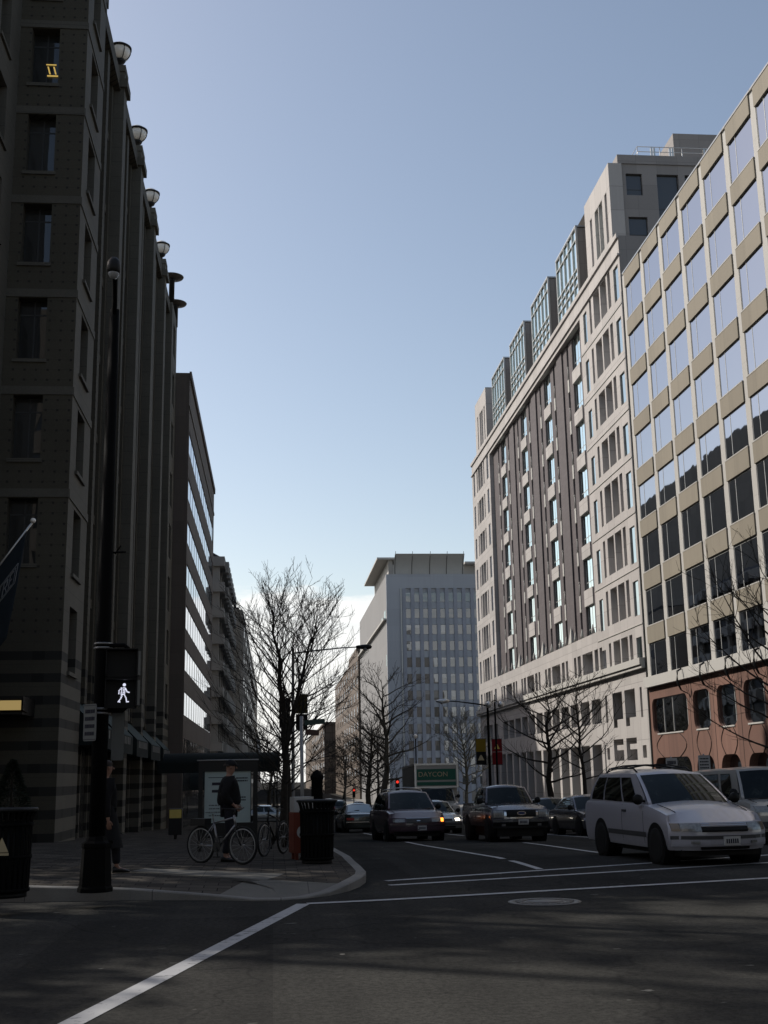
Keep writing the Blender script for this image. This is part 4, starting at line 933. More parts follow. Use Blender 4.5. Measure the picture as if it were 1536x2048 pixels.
# ================================================================ trees
def tree(name,label,x,y,z,h,spread,seed,bark,trunk=.16,nprim=34,nsec=7,ntwig=4,first=.28,leaders=1,up=.55,twr=.006,group=None,droop=0.,lean=0.,thin=1.):
    r=random.Random(seed); t=thing('bare_tree',label,'tree',(x,y,z),0,group)
    tk=MB(); cr=MB(); crown=[]
    lead=[]
    for L in range(leaders):
        a=r.random()*6.28+L*2.4; pts=[Vector((0,0,-.1))]; rad=[trunk*1.25]
        k=9; off=Vector((0,0,0)); hh=h*(1-.08*L)
        for i in range(1,k+1):
            f=i/k; br=0 if leaders==1 else max(0,f-.25)*.22*h*(.5 if L==0 else 1)
            off+=Vector((r.uniform(-1,1),r.uniform(-1,1),0))*.022*h
            pts.append(Vector((math.cos(a)*br+lean*f,math.sin(a)*br,hh*f))+off); rad.append(trunk*(1-f)**.9*(.85 if L else 1)+.012)
        tk.tube(pts,rad,8 if trunk>.1 else 6); lead.append((pts,rad))
    def branch(mb,p,d,ln,rad,k,curl,n):
        pts=[p]; d=d.normalized(); rr=[rad]
        for i in range(k):
            d=(d+Vector((r.uniform(-1,1),r.uniform(-1,1),r.uniform(-1,1)))*.17+Vector((0,0,curl))).normalized()
            pts.append(pts[-1]+d*ln/k); rr.append(max(rad*(1-(i+1)/k*.85),twr*.6))
        mb.tube(pts,rr,n,cap=False); return pts,d
    for i in range(nprim):
        pts,rad=lead[i%leaders]
        f=first+(1-first)*((i+r.random())/nprim)**.85*.97
        q=f*(len(pts)-1); j=min(int(q),len(pts)-2); p=pts[j].lerp(pts[j+1],q-j); rb=rad[j]
        a=i*2.399+r.uniform(-.4,.4)
        e=up*(.35+.9*f)+r.uniform(-.1,.2)
        prof=math.sin(math.pi*min(1,(.22+(f-first)/(1-first)*.78)))**.6
        ln=spread*(.35+.75*prof)*r.uniform(.75,1.15)
        d=Vector((math.cos(a)*math.cos(e),math.sin(a)*math.cos(e),math.sin(e)))
        bp,_=branch(tk if i<0 else cr,p,d,ln,min(rb*.6,trunk*.3)*thin+.005,7,.05-droop,5)
        for s in range(nsec):
            u=.25+.75*(s+r.random())/nsec; q2=u*(len(bp)-1); j2=min(int(q2),len(bp)-2); p2=bp[j2].lerp(bp[j2+1],q2-j2)
            dd=(bp[j2+1]-bp[j2]).normalized(); ax=Vector((r.uniform(-1,1),r.uniform(-1,1),r.uniform(-.3,.9))).normalized()
            d2=(dd*.8+ax*.8).normalized(); l2=ln*.42*(1.15-.5*u)*r.uniform(.6,1.2)
            sp_,_=branch(cr,p2,d2,l2,(.011+trunk*.03)*thin,4,.06-droop,4)
            for w in range(ntwig):
                u3=.3+.7*(w+r.random())/ntwig; q3=u3*(len(sp_)-1); j3=min(int(q3),len(sp_)-2); p3=sp_[j3].lerp(sp_[j3+1],q3-j3)
                d3=((sp_[j3+1]-sp_[j3]).normalized()*.8+Vector((r.uniform(-1,1),r.uniform(-1,1),r.uniform(-.4,.9)))*.7).normalized()
                branch(cr,p3,d3,l2*.5*r.uniform(.5,1.2),twr,3,.05,3)
    tk.build('trunk',bark,t,True,recalc=False); cr.build('crown',bark,t,True,recalc=False)
    return t
ZS=lambda x,y:zl(x,y)
tree('tree','big dark bare tree on the left pavement, dense with fine twigs',.35,31,ZS(.35,31),6.1,2.15,11,M['bark'],.115,92,8,5,.2,2,.7,.0052,thin=.5)
tree('tree','bare tree with arching lower limbs in front of the pale tower',10.2,116,g(116),13.2,4.6,5,M['bark2'],.36,26,7,3,.22,1,.45,.02,droop=.02)
tree('tree','slighter bare tree standing just left of the arching tree before the pale tower',9.3,121,g(121),9.5,3.4,6,M['bark2'],.3,26,7,4,.22,1,.5,.02)
tree('tree','pale twiggy bare tree between the box truck and the pickup truck',15.2,96,zr(15.2,96),7.6,2.6,21,M['bark3'],.14,40,8,5,.22,1,.6,.011)
tree('tree','bare tree with a stout trunk above the dark parked cars',15,65,zr(15,65),6.9,2.9,31,M['bark'],.2,24,6,4,.30,1,.35,.009)
tree('tree','slim bare tree with thin trunk nearest the white minivan',15,57.6,zr(15,57.6),6.4,2.5,37,M['bark'],.12,22,6,4,.33,1,.4,.009)
tree('tree','bare tree reaching into view from the right edge over the brick base',14.8,34.5,zr(14.8,34.5),7.2,3.3,43,M['bark'],.14,26,7,4,.25,1,.55,.007,thin=.75)
k_=0
for (x,y,h,s) in ((15.5,180,11,4.5),(16,205,12,5),(13.5,230,12,5),(15,265,13,5.5),(12,300,13,6),(-.5,150,10,4),(0,200,11,4.5)):
    k_+=1
    lab={1:'brownish bare tree nearest in the far row right of the road',2:'brownish bare tree second in the far row right of the road',3:'brownish bare tree left of the arching tree, far down the street',4:'brownish bare tree behind the distant traffic',5:'farthest brownish bare tree where the road dips out of sight',6:'small bare tree far along the left kerb',7:'small bare tree farthest along the left kerb'}[k_]
    tree('tree',lab,x,y,g(y)+.1,h,s,60+k_,M['barkfar'],.26,26,7,4,.16,1,.4,.03,group='bare trees far down the street',droop=.015)
# conifer in a planter
t=thing('potted_conifer','dark cone-shaped conifer in a planter at the left edge','plant',(-6.9,33,ZS(-6.9,33)))
a=MB(); a.lathe((0,0,0),[(.28,0),(.4,.5),(.44,.52),(.44,.6),(.36,.6)],16); a.build('planter',M['pot'],t,True)
a=MB(); a.tube([(0,0,.5),(0,0,2.2)],[.05,.01],6); a.build('trunk',M['bark'],t,True)
a=MB(); r=random.Random(3)
for i in range(2600):
    f=r.random()**.8; z=.62+1.6*f; rr=.62*(1-f)**.8*(.4+.6*math.sqrt(r.random())); q=r.random()*6.28
    p=Vector((rr*math.cos(q),rr*math.sin(q),z)); d=Vector((math.cos(q),math.sin(q),r.uniform(-.3,.6))).normalized()*.09; n=d.cross(Vector((r.uniform(-1,1),r.uniform(-1,1),r.uniform(-1,1)))).normalized()*.022
    a.add([p-n,p+n,p+d],[(0,1,2)])
a.build('foliage',M['shrub'],t,True,recalc=False)

# ================================================================ signal pole
px,py=-2.38,16.9; pz=ZS(px,py)
t=thing('signal_pole','tall black signal and lamp pole with a flared octagonal base on the corner','signal pole',(px,py,pz))
a=MB(); a.lathe((0,0,0),[(.235,0),(.235,.05),(.215,.08),(.19,.56),(.2,.58),(.2,.63),(.15,.66),(.12,.72)],8,smooth=False); a.build('base',M['iron'],t,True)
a=MB(); a.lathe((0,0,0),[(.11,.66),(.105,3.2),(.07,8.3)],14); a.build('shaft',M['iron'],t,True)
a=MB(); a.tube([(0,0,8.15),(.02,-.15,8.4),(.06,-.5,8.52),(.1,-.8,8.54)],.035,8); a.build('lamp_arm',M['iron'],t,True)
a=MB(); a.lathe((.1,-.95,8.48),[(.02,-.02),(.085,-.01),(.1,.05),(.09,.16),(.05,.22),(.01,.23)],16); h=a.build('lamp_head',M['darkmetal'],t,True)
a=MB(); a.lathe((.1,-.95,8.48),[(.01,-.095),(.05,-.08),(.078,-.03),(.08,-.01)],16); a.build('lens',M['lens'],h,True)
a=MB()
for z in (2.36,2.42,3.26,3.32): a.lathe((0,0,z),[(.112,-.014),(.13,-.012),(.13,.012),(.112,.014)],14)
a.build('clamp_bands',M['grey_metal'],t,True)
a=MB(); a.tube([(0,-.05,2.39),(.3,-.08,2.39),(.36,-.1,2.44)],.03,8); a.tube([(0,-.05,3.29),(.3,-.08,3.29),(.36,-.1,3.24)],.03,8); a.build('bracket',M['iron'],t,True)
a=MB(); a.box(-.03,.22,-.01,0.01,.62,.66); a.tube([(.03,0,4.62),(.28,-.05,4.62)],.012,6); a.tube([(.12,0,4.6),(.2,0,4.72)],.012,6); a.build('small_bracket',M['iron'],t,True)
s=thing('pedestrian_signal','black pedestrian signal showing a lit white walking figure','pedestrian signal',(px+.29,py-.12,pz+2.42)); sm=Matrix.Rotation(R(8),3,'Z'); s.rotation_euler=(0,0,R(8))
a=MB(); a.box(-.23,.2,-.05,.12,.0,.405); a.box(-.23,.2,-.05,.12,.415,.80); a.build('housing',M['black'],s,True)
a=MB()
for z in (.0,.41):
    a.box(-.23,.2,-.24,-.051,z+.375,z+.39); a.box(-.23,-.215,-.2,-.051,z+.02,z+.374); a.box(.185,.2,-.2,-.051,z+.02,z+.374)
a.build('visor',M['black'],s,True)
a=MB(); a.box(.205,.24,-.16,.1,.03,.37); a.box(.205,.24,-.16,.1,.44,.77); a.build('lit_visor_side',M['visor_lit'],s,True)  # paler strips: light on the visor's side put into the colour
# walking figure of lit dots
a=MB(); fig=[((0,.315),.022),]
def dots(p,q,n):
    for k in range(n): fig.append(((p[0]+(q[0]-p[0])*k/(n-1),p[1]+(q[1]-p[1])*k/(n-1)),.0088))
dots((-.005,.275),(-.015,.19),5); dots((-.03,.27),(-.04,.19),5); dots((.012,.27),(.005,.19),5)
dots((-.04,.27),(-.068,.235),3); dots((-.068,.235),(-.07,.195),3); dots((.02,.262),(.04,.22),4); dots((.04,.22),(.066,.212),3)
dots((-.03,.185),(-.045,.125),4); dots((-.045,.125),(-.075,.085),4); dots((-.02,.185),(-.035,.14),3); dots((0,.185),(.028,.135),4); dots((.028,.135),(.036,.085),4); dots((.036,.085),(.06,.085),3); dots((-.075,.085),(-.055,.082),2)
for (x,z),r_ in fig: a.lathe((x+.03,-.058,z),[(r_,-.004),(r_,.004)],10,'y',False)
a.build('walk_figure',M['walk'],s,True)
a=MB(); a.box(-.2,.17,-.056,-.0515,.02,.37); a.box(-.2,.17,-.056,-.0515,.43,.77); a.build('screen',M['black'],s,True)
def text_bars(mb,x0,x1,z0,z1,rows,y,seed,hh=.5):
    """illegible rows of print: short dashes"""
    r=random.Random(seed); dz=(z1-z0)/rows
    for k in range(rows):
        x=x0
        while x<x1:
            w=r.uniform(.06,.2)*(x1-x0); w=min(w,x1-x)
            mb.box(x,x+w*.8,y-.002,y,z0+dz*(k+.25),z0+dz*(k+.25+hh)); x+=w
def sign(label,cat,x,y,z,w,h,face,rz=0,rows=0,post=None,zg=0,bordered=True,name='street_sign'):
    t=thing(name,label,cat,(x,y,z),R(rz))
    a=MB(); a.prism(rrect(-w/2,w/2,0,h,.03,3),lambda u,v,n:(u,n,v),-.006,.006); o=a.build('plate',M[face],t,True)
    a=MB()
    if rows: text_bars(a,-w*.38,w*.38,h*.1,h*.9,rows,-.007,int(x*10+rows))
    if bordered:
        for q in ((-w*.46,w*.46,h*.035,h*.05),(-w*.46,w*.46,h*.95,h*.965)): a.box(q[0],q[1],-.009,-.007,q[2],q[3])
    if rows or bordered: a.build('print',M['ink'],o,True)
    if post:
        a=MB(); a.tube([(0,.04,zg-z),(0,.04,h+.05)],post,8); a.build('post',M['grey_metal'],t,True)
    return t
sign('dim parking sign with four rows of print, left of the signal pole','sign',px-.12,py-.16,pz+1.98,.24,.5,'signgrey',-38,4)
sign('blank grey back of a sign plate, right of the signal pole below the walk signal','sign',px+.22,py+.15,pz+1.72,.17,.66,'signgrey',10,0,bordered=False)

# ================================================================ litter bins
def bin_(label,x,y,tri,rz=0):
    t=thing('litter_bin',label,'litter bin',(x,y,ZS(x,y)),rz,'slatted black litter bins on the corner')
    a=MB(); n=26
    for k in range(n):
        q=2*math.pi*k/n; c,s_=math.cos(q),math.sin(q); m_=Matrix.Rotation(q,3,'Z')
        prof=[(.285,.07),(.295,.5),(.3,.92),(.315,1.0),(.345,1.07)]
        for (r0,z0),(r1,z1) in zip(prof[:-1],prof[1:]):
            w=.021; vs=[]
            for rr,z in ((r0,z0),(r1,z1)):
                for dr,dw in ((-.006,-w),(.006,-w),(.006,w),(-.006,w)): vs.append(m_@Vector((rr+dr,dw,z)))
            a.add(vs,[(0,1,5,4),(1,2,6,5),(2,3,7,6),(3,0,4,7),(4,5,6,7),(0,3,2,1)])
    a.build('slats',M['iron'],t,True)
    a=MB()
    for z,r0 in ((.09,.292),(.5,.303),(.9,.307)): a.lathe((0,0,z),[(r0,-.02),(r0+.012,-.02),(r0+.012,.02),(r0,.02)],26)
    a.build('hoops',M['iron'],t,True)
    a=MB(); a.lathe((0,0,0),[(.345,1.06),(.37,1.07),(.37,1.1),(.345,1.11),(.3,1.08)],30); a.build('rim',M['darkmetal'],t,True)
    a=MB(); a.lathe((0,0,0),[(.26,.05),(.27,.95)],24); a.lathe((0,0,0),[(.27,0),(.27,.06)],24); a.build('liner',M['black'],t,True)
    if tri:
        a=MB(); a.prism([(-.085,.57),(.085,.57),(0,.75)],lambda u,v,n_:(u,-.325+n_,v),-.004,.004); a.prism([(-.09,.53),(.09,.53),(.09,.56),(-.09,.56)],lambda u,v,n_:(u,-.325+n_,v),-.004,.004); a.build('triangle_badge',M['bannercream'],t,True)
    return t
bin_('round slatted black litter bin with a pale triangle badge at the far left',-3.42,16.25,True)
bin_('round slatted black litter bin with a flared rim right beside the red newspaper box',.78,22.1,False)

# ================================================================ newspaper box, call box, sign pole
t=thing('newspaper_box','narrow orange-red newspaper box with a white card on top, left of the right-hand litter bin','newspaper box',(.53,23.2,ZS(.53,23.2)),R(12))
a=MB(); a.box(-.2,.2,-.2,.2,.12,.86); a.box(-.16,-.1,-.16,-.1,0,.12); a.box(.1,.16,-.16,-.1,0,.12); a.box(-.16,-.1,.1,.16,0,.12); a.box(.1,.16,.1,.16,0,.12); a.build('cabinet',M['orange'],t,True)
a=MB(); a.box(-.185,.185,-.19,.19,.862,1.14); a.build('top_card',M['white'],t,True)
a=MB(); a.lathe((-.02,-.203,.5),[(.12,-.003),(.12,.003)],24,'y'); a.build('round_emblem',M['signface'],t,True)
t=thing('call_box_post','squat dark iron post with a capped head behind the right-hand litter bin','post',(.98,27.6,ZS(.98,27.6)))
a=MB(); a.lathe((0,0,0),[(.17,0),(.17,.12),(.1,.2),(.095,1.05)],12); a.build('stem',M['iron'],t,True)
a=MB(); a.lathe((0,0,0),[(.1,1.05),(.13,1.1),(.13,1.55),(.15,1.58),(.15,1.64),(.08,1.74),(.01,1.78)],12); a.build('head',M['iron'],t,True)
t=thing('sign_pole','slim grey pole with a dark green blade and a brown blade near its top','sign pole',(.62,26,ZS(.62,26)))
a=MB(); a.tube([(0,0,0),(-.03,0,2.85)],.04,10); a.build('post',M['grey_metal'],t,True)
a=MB(); a.obox((.26,-.05,2.72),(.22,.01,.055),Matrix.Rotation(R(-4),3,'Y')); a.build('green_blade',M['signgreen'],t,True)
a=MB(); a.obox((.2,-.05,2.5),(.15,.01,.06),Matrix.Rotation(R(4),3,'Y')); a.build('brown_blade',M['signbrown'],t,True)
t=thing('newspaper_box','small dull yellow newspaper box by the dark shopfront, left of the map panel','newspaper box',(-3.3,42,ZS(-3.3,42)))
a=MB(); a.box(-.22,.22,-.2,.2,.15,1.0); a.box(-.05,.05,-.05,.05,0,.15); a.build('cabinet',M['darkmetal'],t,True)
a=MB(); a.box(-.2,.2,-.21,-.2,.7,.98); a.build('door_card',M['yellow'],t,True)

# ================================================================ map panel
t=thing('map_panel','free-standing map panel in a dark frame with a pale poster behind the cyclist','information panel',(-1.02,27.6,ZS(-1.02,27.6)),R(3))
a=MB(); a.box(-.66,-.56,-.08,.08,0,1.98); a.box(.56,.66,-.08,.08,0,1.98); a.box(-.56,.56,-.08,.08,1.74,1.98); a.box(-.56,.56,-.08,.08,.3,.62); a.build('frame',M['darkmetal'],t,True)
a=MB(); a.tube([(-.7,-.08,1.99),(.68,-.08,1.99)],.016,6); a.build('top_trim',M['grey_metal'],t,True)
a=MB(); a.box(-.52,.5,-.05,.05,.62,1.74); o=a.build('poster',M['poster'],t,True)
a=MB(); a.box(-.44,.0,-.054,-.05,1.6,1.615); a.box(-.36,-.12,-.054,-.05,1.44,1.5); a.box(-.36,-.2,-.054,-.05,1.28,1.34)
text_bars(a,.18,.44,1.5,1.62,2,-.05,4); text_bars(a,.2,.4,1.08,1.2,2,-.05,5); text_bars(a,-.42,-.05,.75,1.05,4,-.05,6,.25)
a.build('poster_print',M['ink'],o,True)
a=MB(); a.box(-.52,.52,.08,.1,.6,1.75); a.build('back_panel',M['darkmetal'],t,True)

# ================================================================ street lamps and banners
def street_lamp(label,x,y,z,h,arm,headmat,sgn=1):
    t=thing('street_lamp',label,'street lamp',(x,y,z))
    a=MB(); a.lathe((0,0,0),[(.2,0),(.2,.5),(.12,.6),(.1,1.0),(.075,h),(.085,h+.02),(.085,h+.12),(.02,h+.2)],12); a.build('pole',headmat[0],t,True)
    a=MB(); a.tube([(0,0,h-.12),(sgn*arm*.3,0,h+.0),(sgn*arm*.75,0,h+.16),(sgn*arm,0,h+.2)],[.05,.045,.035,.03],8); a.build('arm',headmat[0],t,True)
    a=MB(); a.lathe((sgn*(arm+.35),0,h+.2),[(.02,-.48),(.08,-.42),(.13,-.1),(.15,.15),(.1,.38),(.02,.44)],12,'x'); hd=a.build('lamp_head',headmat[1],t,True)
    a=MB(); a.lathe((sgn*(arm+.42),0,h+.13),[(.02,-.14),(.11,-.08),(.13,0)],12); a.build('lens',M['lens'],hd,True)
    return t
street_lamp('street lamp among the big tree\'s branches, its arm reaching right over the road',1.05,66,ZS(1.05,66),9.6,3.6,(M['grey_metal'],M['darkmetal']))
street_lamp('street lamp on the far right kerb, its pale head on an arm pointing left',14.0,78,zr(14,78),7.6,2.6,(M['iron'],M['alu']),-1)
def banner(label,x,y,z,w,h,parts,sgn,depth=.02):
    t=thing('street_banner',label,'banner',(x,y,z),0,None)
    a=MB(); a.tube([(0,0,h+.02),(sgn*w,0,h+.02)],.018,6); a.tube([(0,0,-.02),(sgn*w,0,-.02)],.018,6); a.build('rods',M['darkmetal'],t,True)
    for k,(z0,z1,mat) in enumerate(parts):
        a=MB(); a.box(sgn*.05,sgn*w,-depth/2,depth/2,z0*h+.001,z1*h-.001); a.build('upper_cloth' if k==0 else 'lower_cloth',M[mat],t,True)
    return t
def triangle(t,x,z,s,mat,y=-.014):
    a=MB(); a.prism([(x-s*.5,z),(x+s*.5,z),(x+s*.1,z+s*.8),(x-s*.1,z+s*.8)],lambda u,v,n:(u,n,v),y-.003,y); a.build('printed_triangle',M[mat],t,True)
b=banner('yellow and black banner with a pale triangle on the right street lamp',13.85,78,4.06-.0-1.8+.0,.72,1.62,((.5,1,'bannery'),(0,.5,'bannerk')),-1); triangle(b,-.4,.26,.42,'bannercream')
b=banner('red banner with a yellow triangle on the right street lamp',14.15,78.05,4.02-1.78,.72,1.62,((.5,1,'bannerr'),(0,.49,'bannerr')),1); triangle(b,.38,1.0,.36,'yellow')
b=banner('dim dark banner on the left side of the lamp in the big tree',.95,66,5.0-.7,.66,1.6,((.5,1,'bannerk'),(0,.49,'bannerk')),-1); triangle(b,-.33,.25,.35,'bannerdim')
b=banner('dim olive and black banner on the right side of the lamp in the big tree',1.15,66.05,4.2,.7,1.9,((.45,1,'bannerdim'),(0,.44,'bannerk')),1); triangle(b,.4,.3,.35,'signgrey')
b['label']='dim olive and black banner on the right side of the lamp in the big tree'
t=thing('twin_lamp','ornamental twin-headed lamp post beside the right street lamp','street lamp',(14.3,77,zr(14.3,77)))
a=MB(); a.lathe((0,0,0),[(.16,0),(.1,.5),(.07,1),(.055,7.6)],10); a.build('pole',M['iron'],t,True)
a=MB(); a.tube([(-.4,0,7.5),(0,0,7.75),(.4,0,7.5)],.03,6); a.tube([(0,0,7.6),(0,0,8.1)],.03,6); a.build('cross_arm',M['iron'],t,True)
for x in (-.4,.4):
    a=MB(); a.lathe((x,0,7.45),[(.05,-.2),(.2,-.1),(.22,.05),(.1,.2),(.02,.24)],10); a.build('lamp_head',M['alu'],t,True)
t=thing('pillar_lamp','slim far lamp post with a single pale globe in front of the pale tower','street lamp',(13.9,118,zr(13.9,118)))
a=MB(); a.lathe((0,0,0),[(.16,0),(.08,.6),(.06,7.4)],8); a.build('pole',M['iron'],t,True)
a=MB(); a.lathe((0,0,7.5),[(.02,-.2),(.22,-.05),(.22,.1),(.05,.28)],10); a.build('globe',M['globe'],t,True)
# signs behind the vans
sign('white sign plate above the minivan roof, in front of the first brick doorway','sign',15.6,46.5,1.78,.46,.36,'white',0,1,.035,zr(16,46.5),False)
sign('tall printed parking sign above the white van, in front of the second brick doorway','sign',15.65,43,1.5,.44,.68,'signface',0,5,.035,zr(15.6,43))
# traffic signals far away
def far_signal(label,x,y,z):
    t=thing('traffic_signal',label,'traffic light',(x,y,z),0,'far traffic lights showing red')
    a=MB(); a.box(-.17,.17,-.12,.12,-.55,.55); a.build('housing',M['black'],t,True)
    a=MB(); a.lathe((0,-.125,.33),[(.13,-.01),(.13,.01)],12,'y'); a.build('red_light',M['redsig'],t,True)
    a=MB(); a.tube([(0,.15,g(y)-z),(0,.15,.7)],.06,6); a.build('post',M['darkmetal'],t,True)
far_signal('red traffic light just above the plum minivan roof',11.2,110,.75); far_signal('red traffic light left of the two arching trees, over the far traffic',9.6,146,-.3)

# ================================================================ flag
t=thing('flag','slate-blue flag with a letter emblem hanging from a slanted pole at the left edge','flag',(-8.85,34,6.3))
p0=Vector((0,0,-.25)); p1=Vector((2.19,-1.2,2.35))
a=MB(); a.tube([p0,p1],.03,8); a.lathe(tuple(p0),[(.08,-.05),(.1,.0),(.08,.08)],8); a.build('flagpole',M['alu'],t,True)
a=MB(); a.lathe(tuple(p1+Vector((.02,-.01,.05))),[(.01,-.075)]+[(.075*math.cos(R(q)),.075*math.sin(R(q))) for q in range(-60,61,20)]+[(.01,.075)],12); a.build('finial_ball',M['globe'],t,True)
rows=[];rg=random.Random(2)
top0=p0.lerp(p1,.93)
def flagpt(u,v):   # u along the pole from the tip, v down the fall
    p=top0.lerp(p0.lerp(p1,.1),u)+Vector((0,0,-.05))
    fall=v*(3.3+.2*u); fold=.13*math.sin(u*9+v*2.2)*v+.05*math.sin(u*21+v*5)*v
    inward=-.42*v*(1-u*.4)*1.0
    return p+Vector((inward+fold*.6,-fold,-fall*(.78+.12*(1-u))))
rows=[[flagpt(u/24,v/20) for u in range(25)] for v in range(21)]
a=MB(); a.grid(rows); o=a.build('cloth',M['flag'],t,True)
sol=o.modifiers.new('thick','SOLIDIFY'); sol.thickness=.012
# emblem: a lozenge outline with two letters, laid on the cloth
def on_flag(u,v,d=.016):
    p=flagpt(u,v); du=flagpt(u+.01,v)-p; dv=flagpt(u,v+.01)-p; n=du.cross(dv).normalized()
    if n.y>0: n=-n
    return p+n*d
em=MB()
def stroke(pts,w=.012):
    L=[on_flag(*p,d=.018) for p in pts]; em.tube(L,w,5)
sq=lambda a,b,s:[(a-s,b-s*.62),(a+s,b-s*.62),(a+s,b+s*.62),(a-s,b+s*.62),(a-s,b-s*.62)]
def dens(p):
    o=[]
    for q,w in zip(p[:-1],p[1:]):
        for k in range(6): o.append((q[0]+(w[0]-q[0])*k/6,q[1]+(w[1]-q[1])*k/6))
    return o+[p[-1]]
stroke(dens(sq(.2,.36,.15))); stroke(dens(sq(.2,.36,.12)),.008)
stroke(dens([(.26,.43),(.26,.30),(.20,.30),(.20,.36),(.26,.36)]),.015); stroke(dens([(.23,.36),(.19,.43)]),.015)
stroke(dens([(.105,.30),(.16,.30),(.16,.43),(.105,.43)]),.013); stroke(dens([(.16,.36),(.12,.36)]),.013)
em.build('emblem',M['flagtrim'],o,True)

# unseen evergreens added at left, out of frame, to dapple the crossing's sun
def evergreen(label,x,y,h,rad,seed,ncl):
    r=random.Random(seed); t=thing('sun_screen_tree',label,'tree',(x,y,ZS(x,y)),0,None)
    a=MB(); a.tube([(0,0,-.1),(.1,.1,h*.4),(0,.2,h*.95)],[.38,.26,.03],8)
    f=MB()
    for k in range(ncl):
        u=(k+r.random())/ncl; z=h*((.3 if ncl>20 else .58)+(.68 if ncl>20 else .4)*u); rr=rad*math.sin(math.pi*(.18+.75*u))*math.sqrt(r.uniform(.05,1)); q=r.random()*6.28
        c=Vector((rr*math.cos(q),rr*math.sin(q),z)); R0=r.uniform(1.0,2.1) if ncl>20 else r.uniform(1.3,2.4)
        a.tube([(0,0,z-.8),tuple(c)],[.06,.025],5)
        for j in range(int((190 if ncl>20 else 520)*R0)):
            d=Vector((r.gauss(0,1),r.gauss(0,1),r.gauss(0,.7))); d=d.normalized()*R0*r.random()**.4
            p=c+d; e1=Vector((r.uniform(-1,1),r.uniform(-1,1),r.uniform(-1,1))).normalized(); e2=e1.cross(Vector((r.uniform(-1,1),r.uniform(-1,1),r.uniform(-1,1)))).normalized(); s_=r.uniform(.16,.3)
            f.quad(p-e1*s_*.4,p+e2*s_,p+e1*s_*.4,p-e2*s_*.4)
    a.build('trunk',M['bark'],t,True,recalc=False); f.build('foliage',M['shrub'],t,True,recalc=False); return t
for i,(x,y,h,rad,ncl,lab) in enumerate(((-14.8,30,19.5,3.9,36,'unseen dense evergreen added as sun screen close against the front of the striped wing'),(-22,28,22,5.2,42,'unseen dense evergreen added as sun screen left of the view, against the striped wing'),(-25.5,23.5,22,5.2,42,'unseen dense evergreen added as sun screen, middle of those left of the view'),(-29,29.5,22,5,40,'unseen dense evergreen added as sun screen, farthest left of the view'),(-19,22,15.5,4.4,36,'lower unseen dense evergreen added as sun screen left of the view, nearest the crossing'),(-18.5,28.5,30,5.0,4,'tall unseen sparse evergreen added to dapple the sun, beside the striped wing'),(-24,26.5,33,7,4,'tallest unseen sparse evergreen added to dapple the sun left of the view'))):
    evergreen(lab,x,y,h,rad,300+i,ncl)
# ================================================================ vehicles
def lerp(a,b,t): return a+(b-a)*t
def prof(pts,x):
    if x>=pts[0][0]: return pts[0][1]
    for (x0,z0),(x1,z1) in zip(pts[:-1],pts[1:]):
        if x1<=x<=x0: return lerp(z0,z1,(x0-x)/(x0-x1))
    return pts[-1][1]
def wheel(parent,x,y,r,w,side,rimmat):
    ob=link('wheel',None,parent,(x,y,r)); ob.empty_display_size=.1
    a=MB(); h=w/2
    a.lathe((0,0,0),[(r*.6,-h),(r*.93,-h),(r*.985,-h*.8),(r,-h*.5),(r,h*.5),(r*.985,h*.8),(r*.93,h),(r*.6,h)],28,'y'); a.build('tyre',M['tyre'],ob,True)
    a=MB(); s=side
    a.lathe((0,s*h*.7,0),[(r*.62,-.01*s),(r*.62,.02*s),(r*.55,.02*s),(r*.5,-.03*s),(r*.2,-.02*s),(r*.17,.01*s),(.01,.012*s)],24,'y')
    for k in range(5):
        q=k*2*math.pi/5; a.obox((math.cos(q)*r*.36,s*(h*.7+.0),math.sin(q)*r*.36),(r*.19,.012,r*.075),Matrix.Rotation(-q,3,'Y'))
    a.build('rim',rimmat,ob,True)
